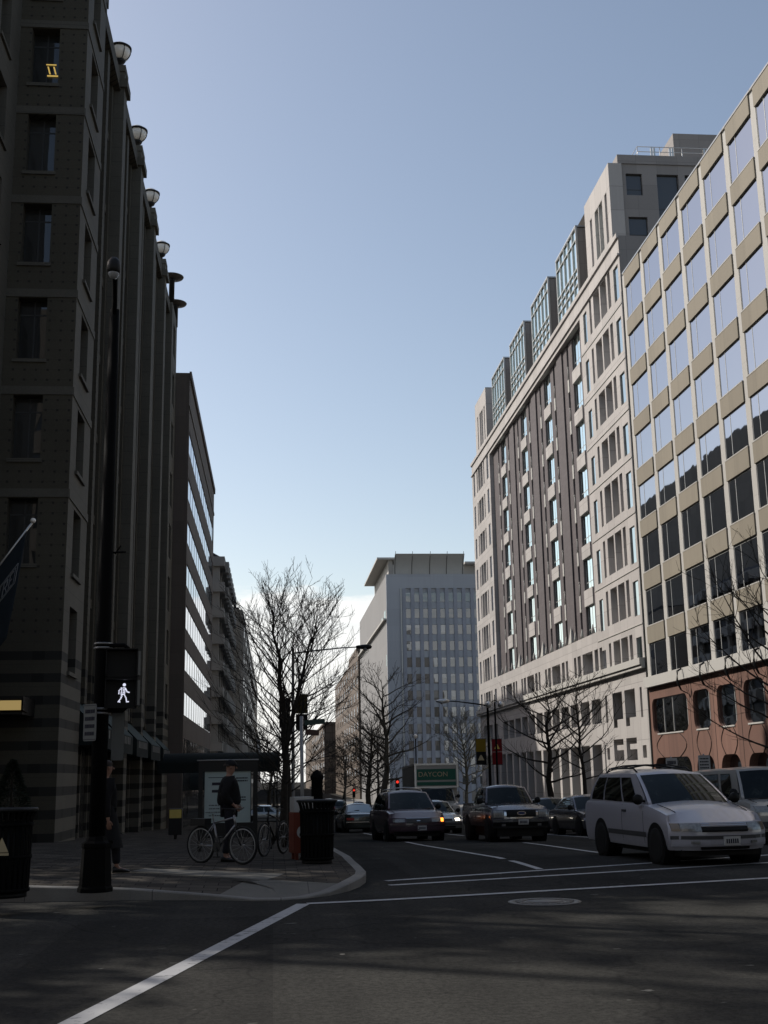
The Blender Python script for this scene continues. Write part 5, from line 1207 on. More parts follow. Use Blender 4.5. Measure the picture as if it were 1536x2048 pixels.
def vehicle(name,label,cat,loc,heading,p,group=None):
    """heading: degrees the nose points right (+X) of straight towards the viewer (-Y)"""
    t=thing(name,label,cat,loc,R(-90+heading),group); slope=p.get('slope',0)
    t.rotation_euler=(0,R(slope),R(-90+heading))
    W=p['W']/2; xf,xr=p['xf'],p['xr']; deck=p['deck']; zs=p.get('zs',.28); df=p.get('df',.22); dr=p.get('dr',.12); paintm=M[p['paint']]
    zn=deck[0][1]
    lev=[(lambda x:zs,.955,-.05),(lambda x:zs+.1,.985,-.01),(lambda x:lerp(zs,prof(deck,x),.42),1.0,.0),(lambda x:lerp(zs,prof(deck,x),.7),.998,p.get('nose3',-.02)),(lambda x:prof(deck,x)-.07,.985,p.get('nose4',-.05)),(lambda x:prof(deck,x)-.012,.955,p.get('nose5',-.11)),(lambda x:prof(deck,x),.90,p.get('nose6',-.17))]
    NF=13; sx=[lerp(xf-df-.12,xr+dr+.08,i/15) for i in range(16)]
    ysamp=[-1+2*i/(NF-1) for i in range(NF)]
    def fx(l,s): return xf+lev[l][2]-df*abs(s)**3.0
    def rx(l,s): return xr-lev[l][2]*.6+dr*abs(s)**3.0
    rings=[]
    for l,(zf,ws,_) in enumerate(lev):
        w=W*ws; ring=[(fx(l,s),s*w,zf(xf)) for s in ysamp]
        def wx(x):   # slight barrel in plan
            c=(x-(xf+xr)/2)/((xf-xr)/2); return w*(1-.035*c*c*abs(c))
        ring+=[(x,wx(x),zf(x)) for x in sx]
        ring+=[(rx(l,s),s*w*.985,zf(xr)) for s in reversed(ysamp)]
        ring+=[(x,-wx(x),zf(x)) for x in reversed(sx)]
        rings.append(ring)
    b=MB(); b.grid(rings,True,True); top=rings[-1]
    rows=[top[:NF]]
    for i,x in enumerate(sx):
        yl=top[NF+i][1]; cr=p.get('crown',.05); rows.append([(x,s*yl,prof(deck,x)+cr*(1-s*s)) for s in ysamp])
    rows.append(list(reversed(top[NF+16:NF+16+NF])))
    b.grid(rows,True); b.poly(list(reversed(rings[0])))
    body=b.build('body',paintm,t,True,sharp=R(38))
    def Fx(y,z):
        s=max(-1,min(1,y/W)); L=[(lev[l][0](xf),fx(l,s)) for l in range(len(lev))]
        for (z0,x0),(z1,x1) in zip(L[:-1],L[1:]):
            if z<=z1: return lerp(x0,x1,max(0,(z-z0)/max(z1-z0,1e-6)))
        return L[-1][1]
    def fpatch(nm,mat,y0,y1,z0,z1,d=.012,par=None,n=6):
        a=MB(); ys_=[lerp(y0,y1,i/n) for i in range(n+1)]; zz=[lerp(z0,z1,i/3) for i in range(4)]
        a.grid([[(Fx(y,z)+d,y,z) for y in ys_] for z in zz],False)
        for zc in (z0,z1): a.grid([[(Fx(y,zc)+d,y,zc) for y in ys_],[(Fx(y,zc)-.03,y,zc) for y in ys_]],False)
        for yc in (y0,y1): a.grid([[(Fx(yc,z)+d,yc,z) for z in zz],[(Fx(yc,z)-.03,yc,z) for z in zz]],False)
        return a.build(nm,M[mat] if isinstance(mat,str) else mat,par or t,True)
    # cabin
    c=p['cab']; xb0,xb1,r0,r1,wb,wr,zr_=c['xb0'],c['xb1'],c['r0'],c['r1'],c['wb'],c['wr'],c['zr']; zb=prof(deck,(xb0+xb1)/2)-.01; zb0=prof(deck,xb0)-.01; zb1=prof(deck,xb1)-.01
    bulge=c.get('bulge',.03)
    def Pf(s,q):
        x=lerp(xb0-.16*s*s,r0-.12*s*s,q)+bulge*math.sin(math.pi*q); return Vector((x,s*lerp(wb,wr,q)*1.0,lerp(zb0,zr_-.035*s*s,q)))
    def Pr(s,q):
        x=lerp(xb1+.08*s*s,r1+.08*s*s,q)-bulge*math.sin(math.pi*q); return Vector((x,s*lerp(wb,wr,q),lerp(zb1,zr_-.035*s*s,q)))
    def Ps(u,q,sg):
        A,B_=Pf(1,q),Pr(1,q); pt=A.lerp(B_,u); k=4*u*(1-u); zz=lerp(lerp(zb0,zb1,u) if abs(zb0-zb1)>.2 else lerp(zb0,zb1,u),zr_-.035,q)
        return Vector((pt.x,sg*(pt.y+.02*k+.025*math.sin(math.pi*q)),zz))
    cb=MB(); S=[-1+i/5 for i in range(11)]; Q=[i/5 for i in range(6)]; U=[i/10 for i in range(11)]
    cb.grid([[Pf(s,q) for s in S] for q in Q]); cb.grid([[Pr(s,q) for s in S] for q in Q])
    for sg in(-1,1): cb.grid([[Ps(u,q,sg) for u in U] for q in Q])
    def roofpt(u,s):
        A=Pf(s,1); B_=Pr(s,1); v=A.lerp(B_,u); 
        if abs(s)==1: v=Ps(u,1,s)
        v.z+= .055*(1-abs(s)**2.5)*min(1,8*u*(1-u)) ; return v
    cb.grid([[roofpt(u,s) for s in S] for u in U])
    cab=cb.build('cabin',paintm,t,True,sharp=R(30))
    def glass(nm,fn,s0,s1,q0,q1,out,n=6,mat='carglass'):
        a=MB(); g_=[[fn(lerp(s0,s1,i/n),lerp(q0,q1,j/4)) for i in range(n+1)] for j in range(5)]
        ctr=Vector(((xb0+xb1)/2,0,(zb+zr_)/2-.2))
        rows=[]
        for j in range(5):
            rw=[]
            for i in range(n+1):
                du=g_[j][min(i+1,n)]-g_[j][max(i-1,0)]; dv=g_[min(j+1,4)][i]-g_[max(j-1,0)][i]; nn=du.cross(dv).normalized()
                if nn.dot(g_[j][i]-ctr)<0: nn=-nn
                rw.append(g_[j][i]+nn*out)
            rows.append(rw)
        a.grid(rows); return a.build(nm,M[mat],t,True,recalc=False)
    glass('windscreen',Pf,-.92,.92,.05,.93,.008)
    glass('rear_window',Pr,-.86,.86,.12,.9,.008)
    for sg in(-1,1):
        for (u0,u1) in c['sw']:
            glass('side_window',lambda u,q,sg=sg:Ps(u,q,sg),u0,u1,.09,.88,.008,4)
    # wipers, cowl
    a=MB(); yy=[lerp(-.86,.86,i/8) for i in range(9)]; a.grid([[Pf(s,.0)+Vector((.05,0,.012)) for s in yy],[Pf(s,.055)+Vector((.015,0,.012)) for s in yy]]); 
    for s0 in (-.55,.15): a.tube([Pf(s0,.03)+Vector((.02,0,.02)),Pf(s0+.6,.1)+Vector((.02,0,.012))],.012,5)
    a.build('cowl_and_wipers',M['black'],t,True)
    # wheels and arches
    r=p.get('r',.32); ww=p.get('ww',.21)
    for x in p['wx']:
        for sg in(-1,1):
            wyy=W*.992
            ar=MB(); ar.lathe((x,0,r+.01),[(r+.075,sg*(wyy-.3)),(r+.075,sg*(wyy+.006)),(.02,sg*(wyy+.006))],26,'y',False); ar.build('wheel_arch',M['black'],t,True)
            wheel(t,x,sg*(wyy-ww/2+.022),r,ww,sg,M[p.get('rim','hub')])
    a=MB(); a.box(xr+.25,xf-.25,-W*.8,W*.8,.17,zs+.05); a.build('underbody',M['black'],t,True)
    # nose
    for nm,mat,y0,y1,z0,z1,*d in p.get('front',[]):
        par=None; fpatch(nm,mat,y0,y1,z0,z1,*(d or [.012]))
    # bonnet shut lines
    for sg in(-1,1):
        pts=[(x,sg*W*lerp(.70,.80,(xf-x)/(xf-xb0)),prof(deck,x)+p.get('crown',.05)*(1-(.78)**2)+.004) for x in [lerp(xf-df-.16,xb0+.02,i/6) for i in range(7)]]
        a=MB(); a.tube(pts,.007,4); a.build('bonnet_seam',M['black'],t,True)
    # side trim, seams, handles
    def side(x,z,sg,o):
        l=[(lev[k][0](x),W*lev[k][1]) for k in range(len(lev))]; w=l[-1][1]
        for (z0,w0),(z1,w1) in zip(l[:-1],l[1:]):
            if z<=z1: w=lerp(w0,w1,max(0,(z-z0)/max(z1-z0,1e-6))); break
        cc=(x-(xf+xr)/2)/((xf-xr)/2); w*=(1-.035*cc*cc*abs(cc)); return (x,sg*(w+o),z)
    zt=p.get('strip_z',.52)
    for sg in(-1,1):
        sm=MB()
        n=10; x0,x1=p['wx'][0]-r-.1,p['wx'][1]+r+.1
        rows=[[side(lerp(x0,x1,i/n),zt+dz,sg,.014) for i in range(n+1)] for dz in(-.045,.045)]; sm.grid(rows)
        sm.build('side_moulding',M[p.get('strip','trim')],t,True,recalc=False)
    for x in p.get('seams',[]):
        for sg in(-1,1):
            se=MB(); zt_=prof(deck,x)-.03; rows=[[side(x+dx,lerp(zs+.08,zt_,i/6),sg,.003) for i in range(7)] for dx in(-.008,.008)]; se.grid(rows,False); se.build('door_seam',M['black'],t,True,recalc=False)
    for x in p.get('handles',[]):
        for sg in(-1,1):
            a=MB(); q=side(x,prof(deck,x)-.14,sg,.012); a.obox(q,(.09,.015,.022)); a.build('door_handle',M['trim'],t,True)
    mx,mz=p.get('mirror',(xb0-.35,zb+.12))
    for sg in(-1,1):
        a=MB(); a.lathe((mx,sg*(wb+.14),mz),[(.02,-.07),(.075,-.06),(.1,0),(.095,.05),(.01,.06)],12,'x'); a.tube([(mx-.02,sg*(wb-.04),mz-.04),(mx-.02,sg*(wb+.1),mz-.02)],.025,6); a.build('wing_mirror',M[p.get('mirmat','black')],t,True)
    if p.get('rack'):
        a=MB()
        for sg in(-1,1):
            pts=[roofpt(u,sg*.84)+Vector((0,0,hh)) for u,hh in ((.12,.0),(.2,.075),(.5,.08),(.85,.075),(.92,0))]; a.tube(pts,.018,6)
        for u in p['rack']:
            pts=[roofpt(u,s)+Vector((0,0,.085 if abs(s)<.9 else .07)) for s in (-.84,-.4,0,.4,.84)]; a.tube(pts,.017,6)
        a.build('roof_rack',M[p.get('rackmat','black')],t,True)
    t_info=dict(Fx=Fx,fpatch=fpatch,roofpt=roofpt,side=side,Pf=Pf)
    return t,t_info
def plate_on(t,info,y,z,w=.3,h=.15,d=.03):
    o=info['fpatch']('number_plate','plate',y-w/2,y+w/2,z,z+h,d)
    a=MB(); r=random.Random(int(z*100)+int(y*10))
    for k in range(6):
        y0=y-w*.38+k*w*.13; x=info['Fx'](y,z+h/2)+d+.002
        a.box(x,x+.002,y0,y0+w*.08,z+h*.25,z+h*.75)
    a.build('plate_marks',M['ink'],o,True)
# white minivan turning in the foreground
mini=dict(W=1.86,xf=2.42,xr=-2.36,zs=.27,df=.36,deck=[(2.42,.76),(2.15,.83),(1.7,.93),(1.3,1.0),(1.0,1.04),(0,1.05),(-2.36,1.06)],crown=.075,paint='p_white',nose3=.02,nose4=-.02,nose5=-.06,nose6=-.1,
 cab=dict(xb0=1.22,xb1=-2.26,r0=.22,r1=-1.98,wb=.835,wr=.665,zr=1.635,bulge=.05,sw=[(.14,.36),(.385,.70),(.725,.95)]),wx=(1.5,-1.3),r=.325,seams=[.95,-.12],handles=[.02],mirror=(.86,1.13),rack=(.3,.55,.8),strip_z=.50,
 front=[('headlight','lamp',-.76,-.44,.60,.735),('headlight','lamp',.44,.76,.60,.735),('corner_lamp','cornerlens',-.885,-.77,.60,.735),('corner_lamp','cornerlens',.77,.885,.60,.735),('grille_panel','p_white',-.43,.43,.68,.745),('grille','chrome',-.42,.42,.725,.735,.02),('grille','chrome',-.42,.42,.695,.703,.02),('lower_grille','black',-.43,.43,.585,.672,.016),('bumper_trim','trim',-.9,.9,.46,.52,.02),('bumper','p_white',-.89,.89,.34,.455,.035),('air_dam','black',-.45,.45,.285,.33,.04),('fog_light','lamp',-.62,-.48,.385,.43,.045),('fog_light','lamp',.48,.62,.385,.43,.045)])
V,I=vehicle('minivan','pale silver-white minivan with a roof rack turning across the crosswalk in front','minivan',(7.72,23.4,g(23.4)),5,mini)
plate_on(V,I,.1,.35,.31,.155,.05)
# plum minivan
pm=dict(mini); pm.update(crown=.05,xf=2.36,df=.3,paint='p_purple',mirmat='black',rackmat='alu',rack=(.2,.4,.6,.8),strip='trim',
 cab=dict(xb0=1.45,xb1=-2.28,r0=.5,r1=-1.95,wb=.85,wr=.68,zr=1.66,sw=[(.14,.36),(.385,.70),(.725,.95)]),deck=[(2.36,.78),(2.1,.88),(1.6,.98),(1.3,1.02),(0,1.03),(-2.36,1.05)],W=1.95,
 front=[('headlight','lamp',-.84,-.46,.63,.74),('headlight','lamp',.46,.78,.63,.74),('grille','trim',-.4,.4,.6,.76,.012),('grille_bar','chrome',-.41,.41,.752,.765,.02),('grille_bar','chrome',-.41,.41,.60,.61,.02),('badge','chrome',-.06,.06,.66,.69,.025),('bumper_trim','chrome',-.92,.92,.505,.52,.022),('bumper','p_purple',-.9,.9,.33,.5,.03),('air_dam','black',-.8,.8,.285,.33,.04)])
V,I=vehicle('minivan','dark plum minivan with one amber lamp lit, in the left lane','minivan',(4.66,43,g(43)),4,dict(pm,slope=-1.5))
plate_on(V,I,.12,.36); I['fpatch']('indicator','ind',.80,.90,.63,.75,.02)
# pickup
pk=dict(W=1.80,xf=2.5,xr=-2.5,zs=.48,df=.16,dr=.05,deck=[(2.5,.98),(2.2,1.04),(1.6,1.10),(.9,1.13),(-.9,1.13),(-1.0,1.12),(-2.5,1.14)],paint='p_dgrey',nose3=.0,nose4=-.02,nose5=-.05,nose6=-.09,crown=.05,
 cab=dict(xb0=1.15,xb1=-.95,r0=.55,r1=-.8,wb=.80,wr=.64,zr=1.70,sw=[(.2,.62),(.66,.93)],bulge=.02),wx=(1.62,-1.55),r=.375,ww=.25,rim='rim',seams=[1.0,-.1],handles=[.0],mirror=(.85,1.25),strip_z=.66,strip='p_dgrey',
 front=[('headlight','lamp',-.84,-.55,.74,.95),('headlight','lamp',.55,.84,.74,.95),('grille_surround','chrome',-.53,.53,.70,.98,.012),('grille','black',-.46,.46,.745,.955,.02),('bumper','chrome',-.88,.88,.6,.68,.05),('lower_bumper','black',-.86,.86,.42,.595,.04),('fog_light','lamp',-.62,-.5,.48,.55,.05),('fog_light','lamp',.5,.62,.48,.55,.05)])
V,I=vehicle('pickup_truck','dark grey pickup truck with a wide black grille, in the middle lane','pickup truck',(7.45,39.3,g(39.3)),2,dict(pk,slope=-1.5))
plate_on(V,I,.05,.52,.31,.155,.06)
a=MB(); x=I['Fx'](0,.85)+.026; pts=[(.14*math.cos(R(q)),.055*math.sin(R(q))) for q in range(0,360,20)]
a.prism(pts,lambda u,v,n:(x+n,u,.86+v),-.004,.004); o=a.build('oval_badge',M['chrome'],V,True)
a=MB(); a.prism([(u*.86,v*.78) for u,v in pts],lambda u,v,n:(x+n,u,.86+v),.004,.007); a.build('badge_face',plain('badge_blue',(.012,.025,.09),.3),o,True)
a=MB(); a.box(-2.42,-1.05,-.72,.72,1.0,1.172) if False else None
for sg in(-1,1): a.box(-2.46,-1.0,sg*.8-.045,sg*.8+.045,1.12,1.2)
a.box(-2.48,-2.42,-.78,.78,1.1,1.19); a.build('bed_rail',M['chrome'],V,True)
a=MB(); a.box(-2.4,-1.05,-.74,.74,1.125,1.175); a.build('bed_opening',M['black'],V,True)
# cars
car=dict(W=1.76,xf=2.28,xr=-2.25,zs=.24,df=.3,dr=.2,deck=[(2.28,.66),(1.9,.76),(1.2,.87),(.9,.91),(-.9,.95),(-1.5,.96),(-2.25,.92)],paint='p_dark',nose3=.01,nose4=-.04,nose5=-.1,nose6=-.18,
 cab=dict(xb0=1.02,xb1=-1.72,r0=.15,r1=-1.0,wb=.80,wr=.59,zr=1.415,sw=[(.16,.48),(.52,.86)]),wx=(1.38,-1.3),r=.31,seams=[.85,-.2],handles=[-.1,-1.0],mirror=(.72,1.0),strip_z=.48,
 front=[('headlight','lamp',-.78,-.42,.55,.66),('headlight','lamp',.42,.78,.55,.66),('grille','black',-.36,.36,.56,.645,.014),('bumper','trim',-.82,.82,.36,.48,.03),('air_dam','black',-.5,.5,.26,.33,.03)])
V,I=vehicle('car','dark blue-black car parked at the right kerb, farther of the two','car',(11.95,52,g(52)),3,dict(car,slope=-1.6)); plate_on(V,I,0,.36)
V,I=vehicle('car','dark graphite car parked at the right kerb, nearer and half behind the white minivan','car',(11.75,45,g(45)),5,dict(car,paint='p_dgrey',slope=-1.6)); plate_on(V,I,0,.36)
V,I=vehicle('car','pale silver car with a lit headlamp behind the plum minivan','car',(7.35,55.5,g(55.5)),3,dict(car,paint='p_silver',slope=-1.6)); I['fpatch']('lit_headlamp','hl',.5,.72,.56,.66,.02); I['fpatch']('lit_headlamp','hl',-.72,-.5,.56,.66,.02)
V,I=vehicle('car','dark sedan seen from behind in the left lane beyond the plum minivan','car',(4.3,60+4,g(64)),184,dict(car,paint='p_dgreen',slope=1.6)); 
a=MB(); a.box(-2.27,-2.2,-.78,-.4,.62,.74); a.box(-2.27,-2.2,.4,.78,.62,.74); a.build('tail_light',M['redlens'],V,True)
a=MB(); a.box(-2.3,-2.2,-.8,.8,.5,.55); a.build('bumper_strip',M['chrome'],V,True)
suv=dict(pm,paint='p_dark',rack=(.3,.7))
V,I=vehicle('sport_utility_vehicle','dark sport utility vehicle with a lit tail lamp in the far traffic','car',(7.2,137,g(137)),182,suv)
a=MB(); a.box(-2.42,-2.3,.62,.86,.95,1.15); a.build('lit_tail_lamp',M['tl'],V,True)
a=MB(); a.box(-2.42,-2.3,-.86,-.62,.95,1.15); a.build('tail_lamp',M['redlens'],V,True)
a=MB(); a.box(-2.44,-2.3,-.85,.85,.45,.62); a.build('rear_bumper',M['chrome'],V,True)
far=[('car','pale car in the far traffic, just left of the sport utility vehicle',(4.0,118,0),182,'p_silver',car),('car','blue car in the far traffic, behind the pale one',(5.0,152,0),182,'p_dark',car),('van','pale van far up the road, topmost of the distant traffic',(8.6,190,0),182,'p_cream',None),('car','white car farthest up the road beside the pale van',(6.0,205,0),182,'p_white',car),('car','dark car in the far traffic at the right of the sport utility vehicle',(11.5,165,0),2,'p_dgrey',car),('car','pale car crossing far left, seen between the map panel and the big tree',(-.35,99,0),90,'p_silver',car)]
bigvan=dict(W=2.02,xf=2.75,xr=-2.8,zs=.34,df=.16,dr=.04,deck=[(2.75,.93),(2.5,1.0),(2.1,1.08),(1.9,1.1),(-2.8,1.1)],paint='p_cream',nose3=.02,nose4=-.0,nose5=-.04,nose6=-.09,crown=.03,
 cab=dict(xb0=2.05,xb1=-2.76,r0=1.5,r1=-2.7,wb=.92,wr=.8,zr=1.88,sw=[(.1,.26),(.3,.6),(.64,.95)],bulge=.03),wx=(1.85,-1.6),r=.35,ww=.22,seams=[1.6,.6],handles=[.75],mirror=(1.75,1.28),strip_z=.6,
 front=[('headlight','lamp',-.9,-.6,.72,.95),('headlight','lamp',.6,.9,.72,.95),('grille','black',-.58,.58,.62,.97,.012),('grille_bar','trim',-.58,.58,.85,.87,.02),('grille_bar','trim',-.58,.58,.74,.76,.02),('bumper','trim',-.96,.96,.42,.58,.05)])
for nm,lab,(x,y,_),hd,pt,sp_ in far:
    vehicle(nm,lab,'van' if nm=='van' else 'car',(x,y,g(y)),hd,dict(sp_ or bigvan,paint=pt))
V,I=vehicle('van','tall white boxy van with a wide windscreen behind the white minivan','van',(12.55,31.4,g(31.4)),0,dict(bigvan,slope=-1.0)); plate_on(V,I,0,.45)
# box truck
tk=dict(W=2.1,xf=2.7,xr=.6,zs=.45,df=.2,dr=.02,deck=[(2.7,1.28),(2.4,1.36),(1.9,1.46),(1.7,1.5),(.6,1.5)],paint='p_cream',nose4=-.02,nose5=-.06,nose6=-.1,
 cab=dict(xb0=1.85,xb1=.62,r0=1.35,r1=.66,wb=.98,wr=.9,zr=2.2,sw=[(.2,.85)],bulge=.02),wx=(1.55,1.0),r=.42,ww=.25,mirror=(1.6,1.75),strip_z=.7,
 front=[('headlight','lamp',-.98,-.7,.78,.98),('headlight','lamp',.7,.98,.78,.98),('grille','black',-.62,.62,.78,1.22,.014),('bumper','trim',-1.02,1.02,.46,.66,.06)])
tk['wx']=(1.6,-2.9)
V,I=vehicle('box_truck','box truck with a green sign panel over its cab, in the far right lane','truck',(8.75,66.5,g(66.5)),1,dict(tk,slope=-1.6,xr=.55))
a=MB(); a.box(-4.3,1.02,-1.16,1.16,.85,3.45); a.box(-4.3,1.3,-1.16,1.16,2.24,3.45); a.build('cargo_box',M['p_cream'],V,True)
a=MB(); a.box(-4.32,1.36,-1.2,1.2,3.4,3.5); a.box(1.3,1.36,-1.2,-1.1,2.2,3.4); a.box(1.3,1.36,1.1,1.2,2.2,3.4); a.box(1.3,1.36,-1.1,1.1,2.2,2.27); a.build('box_edge_rail',M['alu'],V,True)
a=MB(); a.box(1.302,1.33,-1.06,1.06,2.62,3.2); a.box(1.302,1.33,-1.06,1.06,2.33,2.52); sp_=a.build('green_sign_panel',M['green_ad'],V,True)
def text_obj(body,size,loc,rot,mat,parent,ext=.004,align='CENTER'):
    cu=bpy.data.curves.new('lettering','FONT'); cu.body=body; cu.size=size; cu.extrude=ext; cu.align_x=align; cu.align_y='CENTER'
    tmp=bpy.data.objects.new('tmp',cu); COL.objects.link(tmp)
    dg=bpy.context.evaluated_depsgraph_get(); dg.update(); me=bpy.data.meshes.new_from_object(tmp.evaluated_get(dg)); bpy.data.objects.remove(tmp)
    me.materials.clear(); me.materials.append(mat); o=link('lettering',me,parent,loc); o.rotation_euler=rot; return o
to=text_obj('DAYCON',.36,(1.336,.0-.18,2.91),(R(90),0,R(90)),M['bannercream'],sp_); to.scale=(1.05,1,1)
a=MB(); a.box(-4.2,.4,-.5,.5,.5,.85); a.build('chassis',M['black'],V,True)
# ================================================================ people
def skin_mesh(name,mat,parent,chains,sub=2,local=True):
    """chains: lists of (point, radius); joined where a chain starts on an earlier chain's point (index ref)"""
    bm=bmesh.new(); lay=bm.verts.layers.skin.verify(); first=None; ref={}
    for ch in chains:
        prev=None
        for item in ch:
            if isinstance(item,str): prev=ref[item]; continue
            p,r_=item[0],item[1]; v=bm.verts.new(p); rr=r_ if isinstance(r_,tuple) else (r_,r_); v[lay].radius=rr
            if first is None: v[lay].use_root=True; first=v
            if prev is not None: bm.edges.new((prev,v))
            prev=v
            if len(item)>2: ref[item[2]]=v
    me=bpy.data.meshes.new(name); bm.to_mesh(me); bm.free()
    o=bpy.data.objects.new(name,me); COL.objects.link(o)
    sk=o.modifiers.new('s','SKIN'); sk.use_smooth_shade=True; sb=o.modifiers.new('b','SUBSURF'); sb.levels=sub; sb.render_levels=sub
    dg=bpy.context.evaluated_depsgraph_get(); dg.update(); m2=bpy.data.meshes.new_from_object(o.evaluated_get(dg)); bpy.data.objects.remove(o)
    for pl in m2.polygons: pl.use_smooth=True
    m2.materials.clear(); m2.materials.append(mat)
    return link(name,m2,parent)
def hand(ch,wrist,d,palmn,side,curl=.5,ref='w'):
    """palm and five fingers as skin chains rooted in the palm"""
    d=Vector(d).normalized(); n=Vector(palmn).normalized(); s=d.cross(n).normalized()*side; w=Vector(wrist)
    pc=w+d*.055; ch.append([ref,(w+d*.03,(.02,.028)),(pc,(.016,.034),ref+'p')])
    for i,(o,l) in enumerate(((-.028,.062),(-.009,.072),(.01,.068),(.028,.054))):
        b=pc+d*.035+s*o; q=b+(d*math.cos(curl*.6)+n*math.sin(curl*.6))*l*.45; q2=q+(d*math.cos(curl*1.5)+n*math.sin(curl*1.5))*l*.35; q3=q2+(d*math.cos(curl*2.2)+n*math.sin(curl*2.2))*l*.25
        ch.append([ref+'p',(b,.0105),(q,.0095),(q2,.0085),(q3,.007)])
    b=w+d*.035-s*.028; ch.append([ref+'p',(b,.012),(b-s*.022+d*.03+n*.008,.0105),(b-s*.026+d*.055+n*.02,.008)])
def head_extra(t,c,f,skinm,hairm,long=False):
    """nose, eyes, mouth, ears and hair around head centre c facing direction f"""
    f=Vector(f).normalized(); up=Vector((0,0,1)); s=f.cross(up)
    a=MB(); a.add([c+f*.098+up*.02,c+f*.095+s*.014-up*.025,c+f*.095-s*.014-up*.025,c+f*.125-up*.022],[(0,1,3),(0,3,2),(1,2,3)]); 
    for sg in(-1,1): a.lathe(tuple(c+s*sg*.08-up*.005),[(.005,-.03),(.018,-.02),(.02,.02),(.005,.034)],8)
    a.build('nose_and_ears',skinm,t,True)
    a=MB()
    for sg in(-1,1): a.obox(c+f*.092+s*sg*.033+up*.018,(.012,.012,.006))
    a.obox(c+f*.092-up*.055,(.016,.02,.004)); a.build('eyes_and_mouth',M['ink'],t,True)
    a=MB(); rows=[]
    for i in range(8):
        th=math.pi*.5*i/7; r_=.103*math.sin(th)+.001; rows.append([c+up*(.02+.105*math.cos(th))-f*.012+(f*math.cos(q)+s*math.sin(q))*r_ - (f*.02 if i>5 else f*0) for q in [2*math.pi*k/16 for k in range(16)]])
    if long: rows.append([p-up*.14-f*.01 for p in rows[-1]])
    a.grid(rows,True,True); a.build('hair',hairm,t,True)
def person(label,loc,rz,pose,coat=True,cap=False,skinm='skin',hairm='hair',coatm='coat',trm='trousers',long_coat=False):
    t=thing('person',label,'person',loc,rz)
    P=lambda k:Vector(pose[k])
    # continuous body: pelvis root, spine, neck, head, limbs, hands, feet
    ch=[[(P('pelvis'),(.13,.11),'pel'),(P('belly'),(.125,.1)),(P('chest'),(.15,.11),'ch'),(P('neck0'),(.07,.065)),(P('neck'),(.05,.052)),(P('head0'),(.07,.08)),(P('head'),(.078,.098)),(P('crown'),(.06,.075))]]
    for sd in('l','r'):
        ch.append(['ch',(P('sh'+sd),.06),(P('el'+sd),.042),(P('wr'+sd),.028,'w'+sd)])
        hd=P('wr'+sd)-P('el'+sd); hand(ch,P('wr'+sd),hd,pose.get('pn'+sd,(1,0,-.2)),1 if sd=='l' else -1,.6,'w'+sd)
        ch.append(['pel',(P('hip'+sd),.095),(P('kn'+sd),.06),(P('an'+sd),.04),(P('toe'+sd)*.35+P('an'+sd)*.65-Vector((0,0,.03)),.045),(P('toe'+sd),.03)])
    skin_mesh('body',M[skinm],t,ch)
    f=Vector(pose['face']); head_extra(t,P('head'),f,M[skinm],M[hairm])
    # trousers
    ch=[[(P('pelvis'),(.145,.125),'pel')]]
    for sd in('l','r'): ch.append(['pel',(P('hip'+sd),.11),(P('kn'+sd),.08),(P('an'+sd)+Vector((0,0,.03)),.066)])
    skin_mesh('trousers',M[trm],t,ch)
    for sd in('l','r'):
        a=MB(); an,to=P('an'+sd),P('toe'+sd); d=(to-an); d.z=0; d.normalize(); n=Vector((-d.y,d.x,0)); rows=[]
        zb=0
        for u,w,h in ((-.07,.035,.09),(-.03,.045,.11),(.05,.045,.085),(.12,.05,.06),(.18,.042,.045),(.215,.02,.03)):
            c=Vector((an.x,an.y,an.z-.09))+d*u; rows.append([c+n*w*math.cos(q)+Vector((0,0,max(0,h*(.5+.5*math.sin(q))))) for q in [2*math.pi*k/10 for k in range(10)]])
        a.grid(rows,True,True); a.poly(rows[0]); a.poly(rows[-1]); a.build('shoe',M['shoe'],t,True)
    bk=pose.get('bulk',1.); ch=[[(P('belly')-Vector((0,0,.14)),(.185*bk,.165*bk),'b0'),(P('belly'),(.19*bk,.175*bk)),(P('chest'),(.2*bk,.17*bk),'ch'),(P('neck0'),(.1*bk,.095*bk))]]
    for sd in('l','r'): ch.append(['ch',(P('sh'+sd),.088*bk),(P('el'+sd),.07*bk),(P('wr'+sd)-(P('wr'+sd)-P('el'+sd)).normalized()*.02,.05)])
    jk=skin_mesh('jacket',M[coatm],t,ch)
    if long_coat:
        a=MB(); rows=[]; c0=P('belly'); kn=(P('knl')+P('knr'))/2
        for i in range(9):
            u=i/8; c=c0.lerp(Vector((kn.x,kn.y,kn.z-.12)),u); r1=.19+.09*u; r2=.155+.12*u
            rows.append([c+Vector((math.cos(q)*r2*(1+.07*math.sin(5*q)*u),math.sin(q)*r1*(1+.06*math.cos(4*q)*u),0)) for q in [2*math.pi*k/20 for k in range(20)]])
        a.grid(rows,True,True); a.build('coat_skirt',M[coatm],t,True)
    if cap:
        a=MB(); c=P('head'); rows=[]
        for i in range(7):
            th=math.pi*.5*i/6; r_=.115*math.sin(th)+.001; rows.append([c+Vector((math.cos(q)*r_,math.sin(q)*r_*.95,.035+.1*math.cos(th))) for q in [2*math.pi*k/16 for k in range(16)]])
        a.grid(rows,True,True)
        s=f.normalized().cross(Vector((0,0,1))); fr=[c+f.normalized()*.1*math.cos(q)+s*.1*math.sin(q)+Vector((0,0,.045)) for q in [R(k) for k in range(-60,61,20)]]; br=[c+f.normalized()*.19*math.cos(q*.7)+s*.11*math.sin(q)+Vector((0,0,.03)) for q in [R(k) for k in range(-60,61,20)]]
        a.grid([fr,br]); a.build('cap',M['coat'],t,True)
    return t
